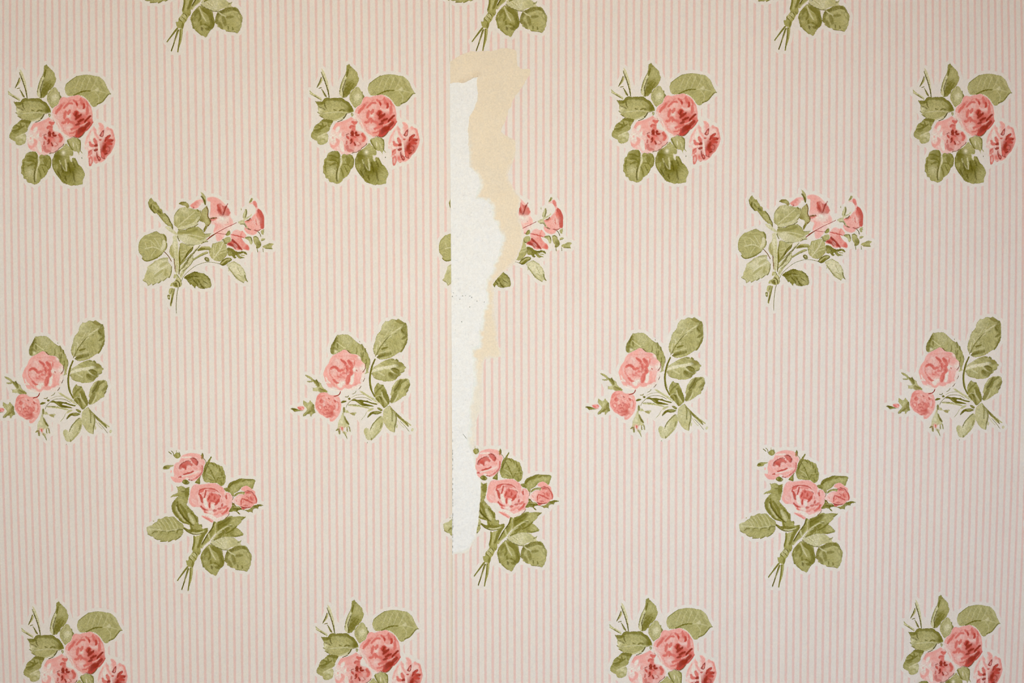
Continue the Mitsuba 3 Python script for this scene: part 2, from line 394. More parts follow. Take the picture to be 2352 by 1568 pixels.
# name|view|colour|outline, then its paint: s stroke (colour, width, strength), b round wash (colour, radius, strength), p patch, + a further piece; ~w makes a line w wide
ART = {}
ART['A'] = '''
leaf|A|G2|905,450 860,455 820,452 798,430 785,395 780,360 800,320 830,295 870,270 905,240 950,222 1000,210 1060,208 1115,218 1165,222 1205,240 1240,270 1270,305 1285,350 1305,385 1330,430 1300,440 1275,480 1235,525 1190,545 1150,580 1110,580 1085,545 1060,505 1020,470 970,445
b|G3|150|.28|1000,330
b|G3|120|.3|1180,470
s|G1|9|.5|900,400 925,320 960,250
s|G1|9|.5|960,400 990,320 1030,240
s|G1|9|.5|1030,390 1060,310 1090,235
s|G1|9|.45|1100,380 1140,310 1160,250
p|G1|.8|1130,390 1180,345 1200,385 1180,400
s|G1|9|.5|1085,395 1180,395 1280,420
s|G1|9|.5|1150,410 1190,470 1180,530
s|G4|12|.95|895,448 930,430 960,414 1000,402 1040,396 1090,394
s|G1|12|.7|985,450 1030,480 1065,520 1095,560
s|G1|14|.6|805,450 800,410
s|G4|9|.8|1165,550 1210,535 1240,515 1275,470 1305,437 1332,430
s|G4|8|.6|800,320 860,272 930,226
leaf|A4|G3|1065,120 1100,170 1160,235 1210,280 1270,355 1275,430 1310,465 1290,560 1260,620 1250,660 1180,730 1130,760 1080,850 1010,920 945,940 910,935 870,900 840,870 835,780 855,690 880,600 920,490 975,400 1000,310 1005,240 1005,165 1040,150
b|G2|130|.6|1170,400
b|G4|110|.75|1010,780
b|G4|80|.5|1060,650
s|G4|26|.6|960,760 1040,670 1120,580
s|G4|26|.6|1000,830 1100,730 1180,600
s|G4|22|.5|980,640 1060,580 1150,520
s|G1|70|.95|875,890 885,800 905,700 935,590 980,440
s|G4|12|.7|848,800 855,700 885,590 925,490 985,380
s|G4|34|.95|1045,270 1030,350 1010,430
s|G5|20|.8|990,500 940,650 915,750 930,830 940,920
s|G3|12|.7|870,720 900,600 940,520
leaf|A4|G2|1250,660 1300,680 1335,720 1350,780 1385,800 1400,860 1435,900 1420,945 1390,960 1375,1010 1340,1100 1270,1140 1210,1190 1170,1150 1110,1060 1075,1000 1075,900 1090,840 1130,780 1190,720
b|G1|95|.85|1265,930
b|Y|40|.5|1285,890
s|G4|30|.85|1400,880 1415,920 1400,960
s|G4|14|.7|1385,800 1385,850
s|G1|18|.9|1080,1000 1130,1100 1175,1170
s|G4|10|.4|1150,760 1120,880 1160,1000
s|G4|10|.4|1240,700 1230,800
leaf|A4|G3|245,1015 330,1035 420,1025 470,960 560,930 650,945 760,935 850,935 930,960 975,1000 1060,1040 1110,1110 1150,1180 1175,1240 1170,1280 1100,1300 1010,1330 985,1400 930,1440 850,1470 760,1490 690,1510 600,1490 530,1470 470,1440 400,1410 350,1365 370,1350 330,1300 310,1285 340,1270 325,1220 325,1160 300,1110 270,1060
b|G2|240|.7|700,1220
b|G2|160|.6|560,1330
b|G1|70|.7|360,1250
s|G1|16|.8|450,1310 650,1290 850,1280 1010,1300 1160,1290
s|G1|46|.85|690,1500 850,1450 960,1390 1010,1310
s|G4|60|.75|260,1030 340,1075 440,1055
s|G4|75|.8|420,1070 500,990 620,965 760,965 900,985 1000,1045 1080,1110 1140,1210
s|G5|24|.7|480,1060 490,1140 525,1190
s|G5|16|.6|330,1150 420,1190 485,1225
b|G4|75|.8|1090,1220
s|G4|30|.9|835,1252 890,1230 945,1240
s|G4|14|.8|690,1220 760,1245
s|G5|28|.9|1005,1320 975,1380 930,1435
s|G4|14|.7|350,1365 430,1410 470,1440
s|G4|14|.7|310,1285 350,1320
stem|A4|G4|1110,1310 1165,1310 1170,1360 1140,1395 1115,1365
s|G1|22|.8|1140,1335 1140,1360
+|A4|G5|~16|790,1515 850,1495 915,1463
stem|A4|G1|400,235 450,280 490,350 520,450 560,560 580,680 592,800 602,920 583,925 560,800 520,640 470,520 440,420 405,340 425,330
s|G5|22|.95|403,330 425,390 450,460 510,610 550,740 592,930
+|A4|G2|405,445 440,500 400,590 360,640 298,695 320,610 340,580
s|G5|20|.9|402,455 375,530 350,590 300,690
+|A4|G4|325,715 370,695 415,688 420,705 340,722
stem|A4|G2|415,735 455,770 500,850 540,900 520,920 470,900 430,800
s|G5|18|.9|415,740 460,810 520,915
+|A4|G1|112,760 140,775 210,840 330,900 410,950 425,1000 390,995 300,950 210,900 140,850
s|G4|15|.9|130,845 200,880 270,915 400,1000
s|G3|10|.6|125,770 200,840 300,890
leaf|A|G3|275,725 330,728 385,745 375,770 345,820 340,860 300,890 330,915 325,960 310,1000 270,1020 230,1025 200,1010 195,985 155,965 125,940 125,900 150,860 165,820 185,790 215,770 245,745
b|G2|80|.6|230,960
b|G1|50|.8|290,945
s|G4|32|.85|265,738 320,748 380,760
s|G4|18|.8|160,858 215,848 265,825
s|G4|16|.8|205,795 245,812 235,840
s|G4|14|.8|255,775 275,815 300,800
s|G4|22|.6|180,880 230,870
s|G1|12|.9|200,940 250,915 320,882
s|G3|10|.7|215,980 270,960 300,985
leaf|A|G3|355,1105 430,1097 458,1120 468,1165 470,1210 478,1160 495,1130 545,1130 590,1140 615,1180 625,1215 618,1270 590,1310 575,1350 535,1400 500,1415 480,1450 445,1475 410,1478 380,1460 340,1455 325,1415 295,1415 285,1370 265,1345 270,1310 258,1280 275,1245 270,1210 300,1170 320,1125
b|G2|90|.5|400,1370
b|G1|45|.5|365,1335
s|G4|30|.75|445,1105 458,1170 452,1240 430,1290
s|Y|20|.8|472,1170 475,1220 468,1260
s|G1|14|.7|470,1250 450,1320 440,1430
s|G4|14|.8|335,1150 390,1155 435,1180
s|G4|14|.8|350,1205 400,1205 440,1235
s|G4|14|.7|345,1265 400,1240 445,1250
b|G4|60|.5|390,1170
s|G5|12|.8|435,1300 420,1370 425,1445
s|G4|11|.7|470,1300 490,1350 500,1395
s|G4|11|.7|515,1280 545,1340
s|G4|11|.7|500,1250 560,1260 585,1300
s|G4|30|.7|540,1165 560,1200 558,1245
s|G4|11|.7|598,1150 620,1210 602,1290
s|G4|12|.7|300,1200 290,1280 300,1350
leaf|A|G3|660,1120 700,1090 745,1060 775,1030 800,1000 830,1030 870,1070 890,1110 885,1145 850,1150 845,1170 865,1200 872,1172 900,1170 935,1210 945,1250 980,1270 1005,1320 1025,1360 1015,1400 1000,1430 995,1475 960,1480 935,1490 880,1490 860,1500 820,1480 770,1465 740,1440 720,1400 700,1370 675,1335 650,1310 640,1270 645,1230 635,1190 650,1150
b|G2|75|.8|810,1065
b|G2|70|.6|965,1390
b|G4|60|.8|700,1170
b|G4|90|.8|840,1310
b|G4|70|.6|780,1350
s|G4|36|.6|700,1110 680,1160 705,1230
b|Y|24|.8|769,1112
s|Y|18|.9|848,1150 855,1185 865,1210
s|G1|16|.8|790,1190 800,1260 806,1320
s|G1|12|.5|720,1200 745,1260 790,1320
s|G5|15|.7|700,1330 740,1400
s|G5|15|.7|740,1250 765,1340
s|G5|15|.7|825,1230 855,1340
s|G5|15|.6|880,1330 905,1440
s|G5|15|.7|785,1380 802,1435
s|G5|12|.6|880,1210 910,1280
s|G4|10|.7|640,1190 648,1290 720,1400 800,1465
s|G4|14|.6|905,1180 950,1270
leaf|A|G2|810,960 850,950 885,930 930,940 960,960 985,968 970,990 975,1040 965,1080 985,1095 996,1122 960,1088 955,1142 935,1100 900,1095 870,1080 840,1040 820,1010
s|G4|24|.9|815,970 835,1030 875,1082
s|Y|10|.9|883,995 890,1040
s|G4|12|.7|935,945 968,985 968,1080
s|G1|10|.6|920,1000 945,1060
+|A|G5|985,1165 993,1163 992,1180 985,1180
rose|A1|K2|440,280 520,260 610,290 700,250 800,235 890,210 960,215 1040,270 1130,310 1190,370 1240,460 1290,530 1320,640 1340,760 1330,870 1355,960 1320,1030 1250,1110 1180,1190 1110,1250 1040,1340 960,1395 880,1395 790,1370 740,1370 640,1420 570,1350 480,1260 380,1170 330,1080 290,1010 270,930 200,900 170,800 180,700 210,610 260,540 350,490 390,410 400,340
s|W|110|.7|190,760 210,880 300,960 350,1110 480,1290 640,1400
b|K1|120|.6|330,830
b|K1|90|.8|650,1110
b|W|50|.7|665,790
b|K1|80|.8|1040,680
b|K1|70|.6|720,560
b|K3|170|.5|920,800
b|K3|200|.6|1050,960
b|K3|150|.75|1200,960
b|K4|150|.8|1080,1180
b|K4|110|.55|960,900
b|K4|100|.5|1200,1000
b|K3|80|.4|1050,480
s|K1|46|.7|900,600 1000,660 1130,640
s|K3|60|.85|290,720 340,640 420,570 450,510
s|K3|44|.85|520,580 600,490 680,440 770,455
s|K3|70|.85|640,730 690,640
s|K3|62|.85|575,670 540,780 530,850
s|K3|58|.85|465,980 540,970 600,890 650,900 640,990
s|K3|56|.8|690,950 800,990 845,1080
s|K3|58|.85|730,1160 850,1110 1000,1030 1100,990
s|K3|36|.8|690,1272 780,1260 825,1230
s|K3|52|.85|810,365 880,440 895,510
s|K4|36|.95|870,430 905,470 890,515
s|K3|66|.8|1000,315 1030,420 1090,480 1080,570
s|K4|48|.95|1075,460 1105,530 1080,575
s|K3|34|.8|1165,410 1195,500
s|K3|70|.8|1180,560 1190,660 1165,740
s|K4|85|.9|820,740 880,690 900,760
s|K5|52|.85|850,790 885,700
s|K5|62|.85|860,875 930,810 1005,760
s|K5|52|.85|935,950 1010,910 1075,880
s|K5|50|.8|868,1040 960,1000
s|K5|46|.9|1115,950 1200,860 1275,790
s|K1|26|.5|980,1060 1100,1020 1180,960
s|K5|78|.75|1140,1090 1190,1040 1240,990
s|K5|130|.8|930,1270 1030,1170 1100,1140
s|K4|70|.9|860,1340 960,1350 1050,1270
s|K4|50|.8|880,1200 870,1320
s|K4|30|.8|1345,960 1260,1090 1170,1190
s|B|22|.8|1110,1240 1040,1330 950,1390 860,1385 790,1365
s|B|16|.8|680,1425 740,1395 765,1360
s|K2|16|.6|420,1160 560,1280 700,1340
s|K2|16|.6|330,1000 400,1130
rose|A2|K1|400,400 470,390 560,370 680,320 770,270 820,235 870,280 960,330 1010,390 980,450 950,520 940,600 1000,660 1100,670 1200,720 1280,820 1310,900 1300,1020 1230,1110 1130,1180 1080,1250 980,1320 900,1330 800,1345 690,1390 600,1350 530,1390 490,1350 440,1270 400,1260 330,1270 250,1210 190,1150 170,1080 150,1000 140,900 170,790 200,690 240,600 290,520 330,440
b|W|150|.8|230,850
b|K2|150|.9|620,560
b|K2|100|.7|820,380
b|K3|230|.85|930,980
b|K3|120|.6|900,720
s|K2|110|.95|300,580 350,500 480,430 620,380 800,290
s|W|90|.95|380,660 410,600 430,570
s|W|80|.95|470,830 500,760
s|W|90|.9|520,1000 520,1120 560,1260
b|W|80|.9|1030,560
b|W|80|.6|300,900
s|K2|74|.9|560,740 570,810
s|K2|80|.9|380,920 420,1000 340,1110 250,1130
s|K2|70|.8|190,1090 260,1190
s|K2|40|.7|250,860 260,900
s|K3|80|.9|850,400 910,430 975,420
s|K3|90|.8|790,560 830,530 900,560 860,650
s|K4|30|.5|780,580 800,520 900,530
b|K1|55|.8|1010,1030
b|K1|50|.6|960,1180
b|K1|40|.6|1060,900
s|K5|88|.9|840,700 850,760
s|K5|62|.9|960,710 950,750
s|K5|52|.8|810,800 870,800
s|K5|54|.9|960,800 1040,790
s|K4|26|.9|890,830 945,850
s|K4|54|.85|680,830 725,890
s|K5|15|.9|630,795 680,770 745,748
s|K5|34|.85|790,970 820,910 832,980 790,1035
s|K5|32|.85|890,1010 920,1050 930,1095
s|K4|46|.7|680,980 665,1060
s|K4|74|.6|690,1120 715,1240 850,1260
s|K3|84|.9|1140,760 1205,880 1175,960
s|K4|30|.6|1120,780 1210,850
s|K4|24|.5|1000,980 1090,1060 1010,1110
s|K3|40|.6|620,1080 630,1250
s|B|20|.9|1292,1040 1230,1110 1130,1180 1075,1250 960,1310 890,1315 830,1340
s|B|14|.8|670,1392 740,1360
s|B|12|.7|960,330 1010,390
rose|A3|K1|560,140 640,130 700,160 760,215 760,330 810,290 870,250 930,310 1010,315 1050,400 1050,500 1080,600 1110,660 1090,780 1050,890 990,1000 960,1060 870,1130 820,1220 760,1280 660,1340 560,1340 520,1370 440,1330 420,1290 400,1370 340,1450 300,1450 280,1350 280,1230 220,1170 270,1100 240,960 150,940 140,820 170,700 200,590 260,480 320,380 380,300 450,230 470,300 530,330 580,300 600,220
b|W|120|.6|230,800
s|W|95|.9|400,440 390,600 430,720
s|W|70|.8|530,250 560,480
s|K2|90|.9|620,170 690,270 680,400
s|K2|64|.8|460,240 490,460 580,600
s|K2|60|.55|330,380 240,560 190,800
s|K2|120|.9|880,310 1020,420 1060,600 1060,800 980,1000 850,1130 680,1280
s|K3|40|.35|950,330 1040,480 1080,700
s|K1|80|.8|780,520 840,440 930,400
s|K3|115|.7|340,1000 300,1090
s|K3|115|.75|350,1200 335,1390
s|K1|50|.6|345,1250 340,1350
s|K4|16|.6|270,1080 330,990 420,940
s|K4|18|.7|290,1180 300,1420 360,1420 400,1320
b|K3|95|.7|510,1220
s|K3|80|.85|320,740 355,820 440,830
s|K3|85|.85|460,640 510,770
s|K5|58|.9|480,835 560,815
s|K5|60|.85|470,970 545,950
s|K5|34|.85|530,1050 560,1180 605,1275 640,1220 590,1160
s|K3|40|.6|600,1190 610,1230
p|K3|.9|740,350 640,500 640,550 680,550 745,450
s|K5|22|.85|745,360 690,420 640,520 660,555 720,540 745,440 745,370
s|K4|50|.8|620,660 660,650
b|K4|190|.95|790,910
b|K4|120|.9|740,1040
b|K4|110|.8|890,760
b|K5|80|.7|760,930
s|K4|75|.9|790,690 850,590 930,530
s|K4|75|.9|880,670 1010,670
s|K4|75|.9|850,740 980,780
s|K5|16|.7|790,700 850,570 920,505 960,530
s|K5|16|.7|930,640 1020,680 990,700 900,690
s|K5|16|.6|860,850 930,900 910,1000 830,990
s|K5|60|.6|800,790 740,930
s|K3|50|.7|850,910 830,940
s|K5|24|.7|640,960 650,1100 700,1190 775,1220
s|K5|20|.7|735,1070 765,1210
s|K5|44|.8|790,1080 855,1060
s|K3|80|.8|700,1060 720,1150
s|K1|54|.95|590,750 600,880 610,1000 640,1140
s|W|26|.7|595,780 600,980
s|K4|24|.5|500,1365 545,1345
'''
ART['B'] = '''
rose|B1|K2|1230,420 1270,380 1330,340 1390,290 1500,270 1560,300 1560,380 1470,400 1430,470 1330,490 1290,470 1260,440
b|W|75|.8|1530,400
s|K3|60|.35|1290,420 1400,340
s|K5|14|.8|1325,455 1322,480
rose|B2|K1|50,230 150,200 215,205 300,240 370,290 420,350 480,390 540,480 565,560 545,625 600,690 615,760 570,850 600,890 560,960 450,990 400,1080 330,1140 270,1150 240,1100 235,1010 185,950 200,880 230,800 140,780 130,690 100,590 130,480 125,380 130,310 60,300
b|K2|150|.95|230,330
b|K2|120|.9|210,490
b|K2|70|.7|90,260
p|K4|.72|260,370 330,340 400,400 450,400 520,460 555,540 520,610 440,640 420,690 370,640 300,580 270,500
s|K4|34|.7|280,390 330,510 370,610
s|K5|40|.35|300,480 370,570
s|K3|50|.5|480,480 520,570
s|K2|26|.6|350,380 380,480
s|K5|22|.85|520,310 450,430 395,590
b|W|85|.85|360,710
b|W|60|.6|450,680
b|W|60|.7|560,900
s|K3|50|.7|150,690 250,660
s|B|22|.85|105,665 180,660 255,648
s|B|18|.8|115,670 135,740
s|K2|46|.8|240,770 260,850 200,940
b|K2|80|.6|320,830
b|K2|95|.7|310,1060
b|K2|70|.5|570,740
b|K5|9|.9|490,745
s|K2|30|.6|430,800 560,780
rose|B2|K2|560,1000 620,920 690,890 760,930 810,920 850,960 890,1020 870,1070 780,1060 820,1130 870,1190 930,1220 960,1300 940,1345 880,1330 800,1310 740,1340 640,1330 590,1260 520,1250 470,1230 480,1180 560,1150 580,1090 550,1060
b|K1|60|.5|690,950
p|K4|.8|580,1105 650,1140 730,1220 800,1310 740,1330 640,1250 520,1240 480,1190
s|K5|40|.8|590,1110 700,1230 790,1320
s|K5|44|.7|500,1200 600,1230 660,1280
s|K1|10|.6|640,1190 700,1260
s|K1|10|.5|620,1220 680,1290
b|K3|65|.9|895,1290
b|K3|80|.4|760,1150
s|K3|20|.5|800,930 770,1030
s|K4|14|.9|555,1000 700,1030 845,1076
rosebud|B2|K0|1030,290 1070,280 1110,330 1120,400 1140,450 1200,490 1240,560 1270,640 1265,760 1270,850 1240,900 1190,880 1130,930 1100,990 1020,1020 950,1000 890,970 840,900 850,850 870,790 840,720 900,700 980,660 1030,600 1080,540 1090,480 1060,400 1000,350 950,370 940,345 1000,320
b|K2|160|.85|980,800
b|K2|110|.8|980,950
s|K3|66|.7|1060,320 1090,400
s|K4|96|.85|1160,500 1200,600 1220,720 1230,840
s|K3|50|.8|1120,560 1150,660
b|K1|70|.6|1100,720
s|K3|20|.7|1085,690 1105,800
s|K2|60|.8|1060,600 1030,680
s|K3|60|.6|870,720 980,690
s|B|16|.85|850,790 900,860 980,905
s|K5|18|.8|1050,905 1130,925 1200,890
s|B|20|.9|895,705 940,692 970,655
leaf|B2|G1|700,740 760,700 830,690 810,640 810,580 850,520 870,455 905,500 900,580 880,650 950,610 1000,570 1010,590 960,640 880,680 840,710 850,760 900,830 925,880 880,850 840,790 770,790 720,760
s|G4|18|.8|880,480 885,560 855,640
s|G3|16|.6|830,560 820,640
s|G5|12|.7|770,785 840,780 880,840
+|B2|G2|935,330 975,260 1000,225 1032,250 1005,300 960,340
s|G4|16|.7|990,240 985,300
+|B2|G3|770,450 785,450 788,490 775,490
stem|B2|K5|~11|50,1115 140,1035 250,970 430,870 540,820 680,752
s|B|14|.6|50,1115 250,970
b|K5|14|.9|430,875
b|K5|14|.9|540,822
+|B2|K5|~9|250,970 340,985 470,995
leaf|B2|G2|860,1070 940,1050 990,1060 1020,1120 1020,1180 990,1220 960,1190 950,1140 900,1100 860,1090
s|G5|14|.7|870,1065 940,1052 985,1065 1005,1130
s|G1|26|.6|960,1090 985,1190
+|B2|G2|1030,1070 1070,1040 1130,1060 1150,1110 1190,1160 1205,1220 1180,1270 1130,1300 1090,1290 1100,1240 1060,1200 1040,1140
b|G4|55|.8|1160,1210
s|G4|14|.8|1040,1055 1090,1042 1145,1085
b|G4|30|.7|1110,1280
+|B2|G2|1220,1270 1260,1230 1330,1210 1370,1180 1450,1190 1470,1205 1420,1250 1440,1305 1350,1300 1290,1295
s|G4|18|.7|1290,1295 1435,1303
s|G4|14|.5|1330,1230 1420,1205
+|B2|G2|1190,1100 1250,1078 1300,1100 1220,1142
s|G4|10|.6|1200,1135 1260,1120
+|B2|G2|1190,930 1220,905 1275,890 1252,930 1278,955 1245,960 1262,1000 1215,1005
+|B2|G5|~14|1130,940 1170,980 1195,1045
+|B2|G4|~14|1120,1310 1128,1370
+|B2|G4|~12|1240,1300 1246,1365
leaf|B2|G3|450,1010 490,940 530,920 555,960 540,1010 480,1035
s|G4|16|.7|460,1010 500,945 535,930
+|B2|G2|410,1110 450,1060 540,1050 565,1100 550,1160 490,1180 430,1190
s|G4|20|.8|410,1120 430,1180 470,1195
s|G5|12|.8|340,1145 410,1098
leaf|B4|G4|1350,230 1430,225 1520,260 1570,330 1650,340 1740,330 1790,330 1860,340 1905,400 1900,430 1830,380 1770,370 1720,410 1690,430 1740,470 1830,490 1840,520 1760,520 1720,540 1670,520 1630,460 1600,420 1570,440 1560,470 1610,500 1580,520 1530,500 1490,450 1420,455 1380,440 1360,380
b|G3|90|.5|1440,400
b|G3|60|.5|1690,480
s|G5|16|.5|1400,260 1480,330 1540,430
s|G5|20|.6|1640,360 1760,360
s|G2|12|.5|1380,430 1430,330
+|B4|G3|~26|1740,430 1835,440
leaf|B4|G4|1150,660 1200,590 1300,520 1380,500 1460,510 1490,550 1470,590 1380,640 1300,710 1230,730 1180,700
s|G2|34|.8|1200,670 1310,580 1430,540
s|G5|16|.7|1150,670 1230,715 1310,690
s|G5|16|.5|1210,600 1330,530
leaf|B4|G2|850,330 870,260 920,240 920,180 960,100 1020,110 1040,90 1100,70 1190,60 1260,60 1290,120 1330,170 1340,230 1370,270 1370,380 1340,440 1300,510 1210,570 1130,610 1000,590 980,560 920,510 880,450 860,390
b|G3|120|.35|1220,450
b|G3|80|.3|1110,160
s|G3|20|.5|1210,260 1290,260
s|G3|20|.5|1060,150 1050,330
s|Y|26|.65|960,550 1050,430 1150,300 1220,150 1255,70
s|G1|18|.9|975,500 975,350 985,140
s|G1|12|.8|1155,310 1145,130
s|G1|14|.8|1160,310 1345,240
s|G1|12|.8|1010,490 1160,390 1330,330
s|G1|12|.8|1010,420 1030,250 1070,100
s|G1|12|.7|900,400 940,300
s|G4|10|.6|1340,430 1230,560 1130,605
leaf|B4|G1|1330,690 1500,600 1560,610 1620,650 1680,680 1720,710 1770,770 1820,830 1870,920 1870,1000 1890,1100 1930,1172 1870,1150 1830,1170 1820,1210 1750,1170 1650,1120 1580,1060 1520,980 1460,900 1420,860 1400,930 1380,850 1385,770
b|Y|160|.55|1560,780
b|Y|110|.4|1690,960
b|G2|70|.5|1610,1070
b|G2|60|.5|1790,1080
s|G4|14|.7|1390,780 1500,920 1560,1000 1670,1100 1800,1190
s|G3|16|.7|1540,610 1620,650
s|G3|14|.7|1640,680 1720,715
s|G3|12|.7|1740,760 1810,820
s|G4|14|.6|1825,890 1860,945
s|G4|24|.9|1835,990 1880,1100 1920,1168
s|G3|11|.7|1630,780 1740,950
s|G3|9|.7|1640,960 1760,1030 1800,1010
s|G3|18|.5|1400,800 1480,870 1530,960
stem|B4|G4|~11|90,1140 130,1060 200,960 330,840 480,730 620,670 770,630 930,630 1060,650 1150,680
leaf|B4|G4|720,510 770,480 840,510 870,570 850,615 800,610 750,560
b|G1|24|.8|790,540
s|G5|18|.6|735,540 790,600 855,590
leaf|B4|G3|545,290 580,240 640,210 760,190 870,200 910,240 900,290 820,290 720,290 640,310 560,310
s|G4|50|.85|560,298 640,265 730,262
s|G2|30|.7|640,215 760,205 870,215
s|G4|14|.5|760,270 880,260
leaf|B4|G2|400,590 395,545 500,480 600,410 700,360 800,330 835,350 820,380 700,430 560,500 450,570
s|G4|14|.85|400,590 560,490 700,425 825,372
s|G3|14|.6|430,540 600,425 760,345
leaf|B4|G4|150,1080 200,1000 320,950 370,910 460,880 540,900 580,930 680,930 740,980 810,1010 870,1080 900,1150 930,1240 915,1330 820,1350 720,1365 590,1350 530,1300 490,1280 470,1355 440,1330 380,1250 350,1230 350,1270 290,1210 250,1140 220,1100
b|G3|150|.75|680,1040
b|G2|110|.75|790,1240
b|G2|70|.5|590,1270
b|G3|90|.5|430,1180
s|G5|15|.85|180,1055 400,1030 610,1042
s|G2|14|.7|430,1045 560,1070 640,1062
s|G5|20|.8|390,1090 470,1170 540,1260
s|G5|20|.8|530,1110 600,1200 650,1290 720,1350
s|G5|18|.8|680,1150 740,1180 810,1230
s|G5|16|.6|700,940 780,1010 870,1100
s|G4|16|.6|820,1160 900,1210
s|G5|20|.5|400,940 520,900
stem|B3|G1|720,100 790,75 830,300 845,560 833,760 800,835 775,790 740,530 700,450 690,300 730,200
b|Y|90|.5|760,250
s|G2|12|.6|790,250 805,500 800,780
s|G2|10|.5|735,300 760,520
s|B|14|.9|745,530 757,640 772,775
+|B3|B|~13|565,398 640,480 697,577
leaf|B3|G2|655,390 680,290 715,250 730,330 745,420 745,525 700,490 670,440
s|G3|14|.6|690,300 700,400 735,510
s|G1|10|.6|710,280 720,400
leaf|B3|G2|860,230 930,240 1020,270 1130,275 1100,330 1000,420 960,500 900,580 870,640 850,500 855,400
s|G3|30|.5|870,260 900,340 880,500
s|G1|11|.7|880,400 980,370
s|G1|11|.7|875,460 960,440
s|G3|20|.6|990,280 980,330
s|G1|40|.6|1040,290 1110,285
stem|B3|G4|855,290 868,300 850,450 875,540 865,640 850,830 830,830 845,640 835,560 835,440
+|B3|G4|1115,300 1100,370 1030,440 960,530 890,610 858,665 862,610 900,560 960,480 1000,400 1060,340
s|G5|22|.7|1100,320 1030,410 960,500
s|G3|10|.6|1090,330 1000,460
s|G3|20|.5|960,520 870,640
stem|B3|G1|1238,275 1195,370 1100,465 960,645 860,760 850,700 980,560 1090,430 1150,340 1200,285
b|Y|100|.5|1180,330
s|G5|13|.9|1238,280 1180,350 1100,440 1000,560
s|G4|16|.85|860,755 920,680 990,590 1045,540
s|G4|12|.8|860,650 980,540 1080,440
leaf|B3|G1|1090,470 1108,560 1055,650 960,760 895,890 868,902 850,840 900,740 1000,600
b|Y|90|.35|1000,680
s|G4|10|.85|1100,455 1105,560 1035,670 920,760
s|G3|10|.5|870,860 960,720 1060,570
s|G4|22|.8|900,720 960,650 1010,590
stem|B3|G2|700,990 760,960 800,870 745,910 735,880 750,820 800,830 840,880 885,930 893,1045 862,1062 800,1080 760,1070 720,1050 670,1050 680,1020
s|G4|48|.85|745,1010 800,1045
s|G5|16|.8|760,1000 790,1000 790,1040
s|G5|18|.85|790,940 840,980 855,1055
s|G1|26|.8|790,860 840,900 870,980
s|G4|12|.7|800,830 860,920 890,1010
s|G3|20|.7|700,1000 690,1040
s|G1|14|.7|715,1020 740,1065
stem|B3|G2|660,1090 720,1080 700,1150 665,1215 640,1170
s|G4|10|.7|720,1085 695,1160 665,1240
+|B3|G4|617,1222 655,1208 675,1260 660,1312 628,1290
b|G1|16|.8|645,1255
+|B3|G3|710,1100 770,1090 740,1220 718,1330 692,1450 665,1400 690,1290 700,1180
s|G5|12|.8|745,1120 720,1260 680,1410
s|G2|16|.7|735,1110 715,1200
+|B3|G4|~9|828,1070 803,1200 788,1400 790,1560
leaf|B3|G2|430,10 500,60 560,60 600,120 600,200 620,260 600,350 570,390 530,420 510,460 450,510 350,545 260,575 180,565 150,530 140,480 95,440 80,380 75,310 100,230 110,170 190,90 260,70 330,35
b|G3|130|.3|350,180
b|G3|110|.45|360,440
s|Y|56|.7|560,200 555,280 520,350
s|G1|16|.9|530,395 450,340 350,310 200,340
s|G1|9|.8|440,340 370,250 300,180
s|G1|9|.8|500,340 440,230 380,140
s|G1|9|.7|330,310 320,210
s|G1|9|.7|240,330 200,230
s|G1|9|.7|400,360 330,460 320,530
s|G4|16|.85|145,520 190,562 260,572 400,522 510,445
s|G4|12|.8|612,240 612,300 582,365
s|G4|26|.85|558,80 590,130 597,190
s|G3|12|.6|80,300 110,190 200,90
leaf|B3|G1|460,540 550,510 630,510 640,600 700,660 700,770 660,885 610,890 560,945 490,950 450,990 420,980 350,1025 310,1000 260,1035 230,990 150,940 190,890 185,850 220,780 245,720 240,680 330,630 380,570 430,560
b|G2|90|.8|260,850
b|G2|70|.7|350,950
b|G2|80|.7|600,800
b|Y|70|.55|420,690
b|Y|40|.5|560,560
s|G3|40|.7|390,860 460,800 530,750
s|G3|34|.7|595,740 580,840
s|G3|48|.6|490,670 550,630 600,605
s|G3|26|.5|470,545 560,525 630,520
s|G3|22|.5|390,590 300,660
s|Y|14|.7|380,820 500,730 640,650
s|G4|14|.85|700,680 692,800 655,888
s|G4|13|.8|605,895 545,948
s|G4|13|.8|500,955 450,992
s|G4|12|.7|400,990 345,1028
s|G4|11|.6|310,1000 255,1036 240,990 160,940
leaf|B1|G3|380,230 420,300 450,330 490,330 520,400 560,440 570,480 620,500 640,590 680,590 750,670 790,740 840,830 860,900 855,960 800,870 760,880 690,820 620,730 550,640 490,580 450,595 400,540 340,480 310,400 310,330 340,270
b|G2|110|.8|710,750
b|G2|60|.4|400,300
s|G5|26|.8|380,395 370,460 400,520 450,575
s|G5|46|.8|530,535 590,580
s|G4|24|.7|430,430 480,510
s|G2|16|.7|440,400 520,480
s|G4|14|.6|320,350 340,460
s|G5|17|.85|685,595 765,690 805,780 850,860 858,955
s|G4|18|.5|560,640 680,780 760,860
leaf|B1|G2|1130,440 1200,480 1290,480 1350,500 1420,520 1480,530 1490,620 1470,700 1430,790 1350,870 1230,920 1100,960 1000,960 960,900 900,860 880,760 890,660 940,570 1000,490 1080,460
b|G1|110|.7|1130,520
b|G1|70|.6|930,660
b|G3|130|.35|1290,700
b|G3|80|.3|1070,640
s|G1|64|.85|1020,930 1200,885 1350,820 1450,690
s|G1|16|.9|990,870 1100,770 1200,690 1350,560
s|G1|9|.7|1140,740 1100,600
s|G1|9|.7|1220,680 1200,540
s|G1|9|.7|1180,720 1340,700
s|G1|9|.7|1090,790 1240,800
s|G1|9|.7|950,800 940,680
s|G4|18|.85|985,958 1070,972 1150,968 1230,930 1330,900 1425,830
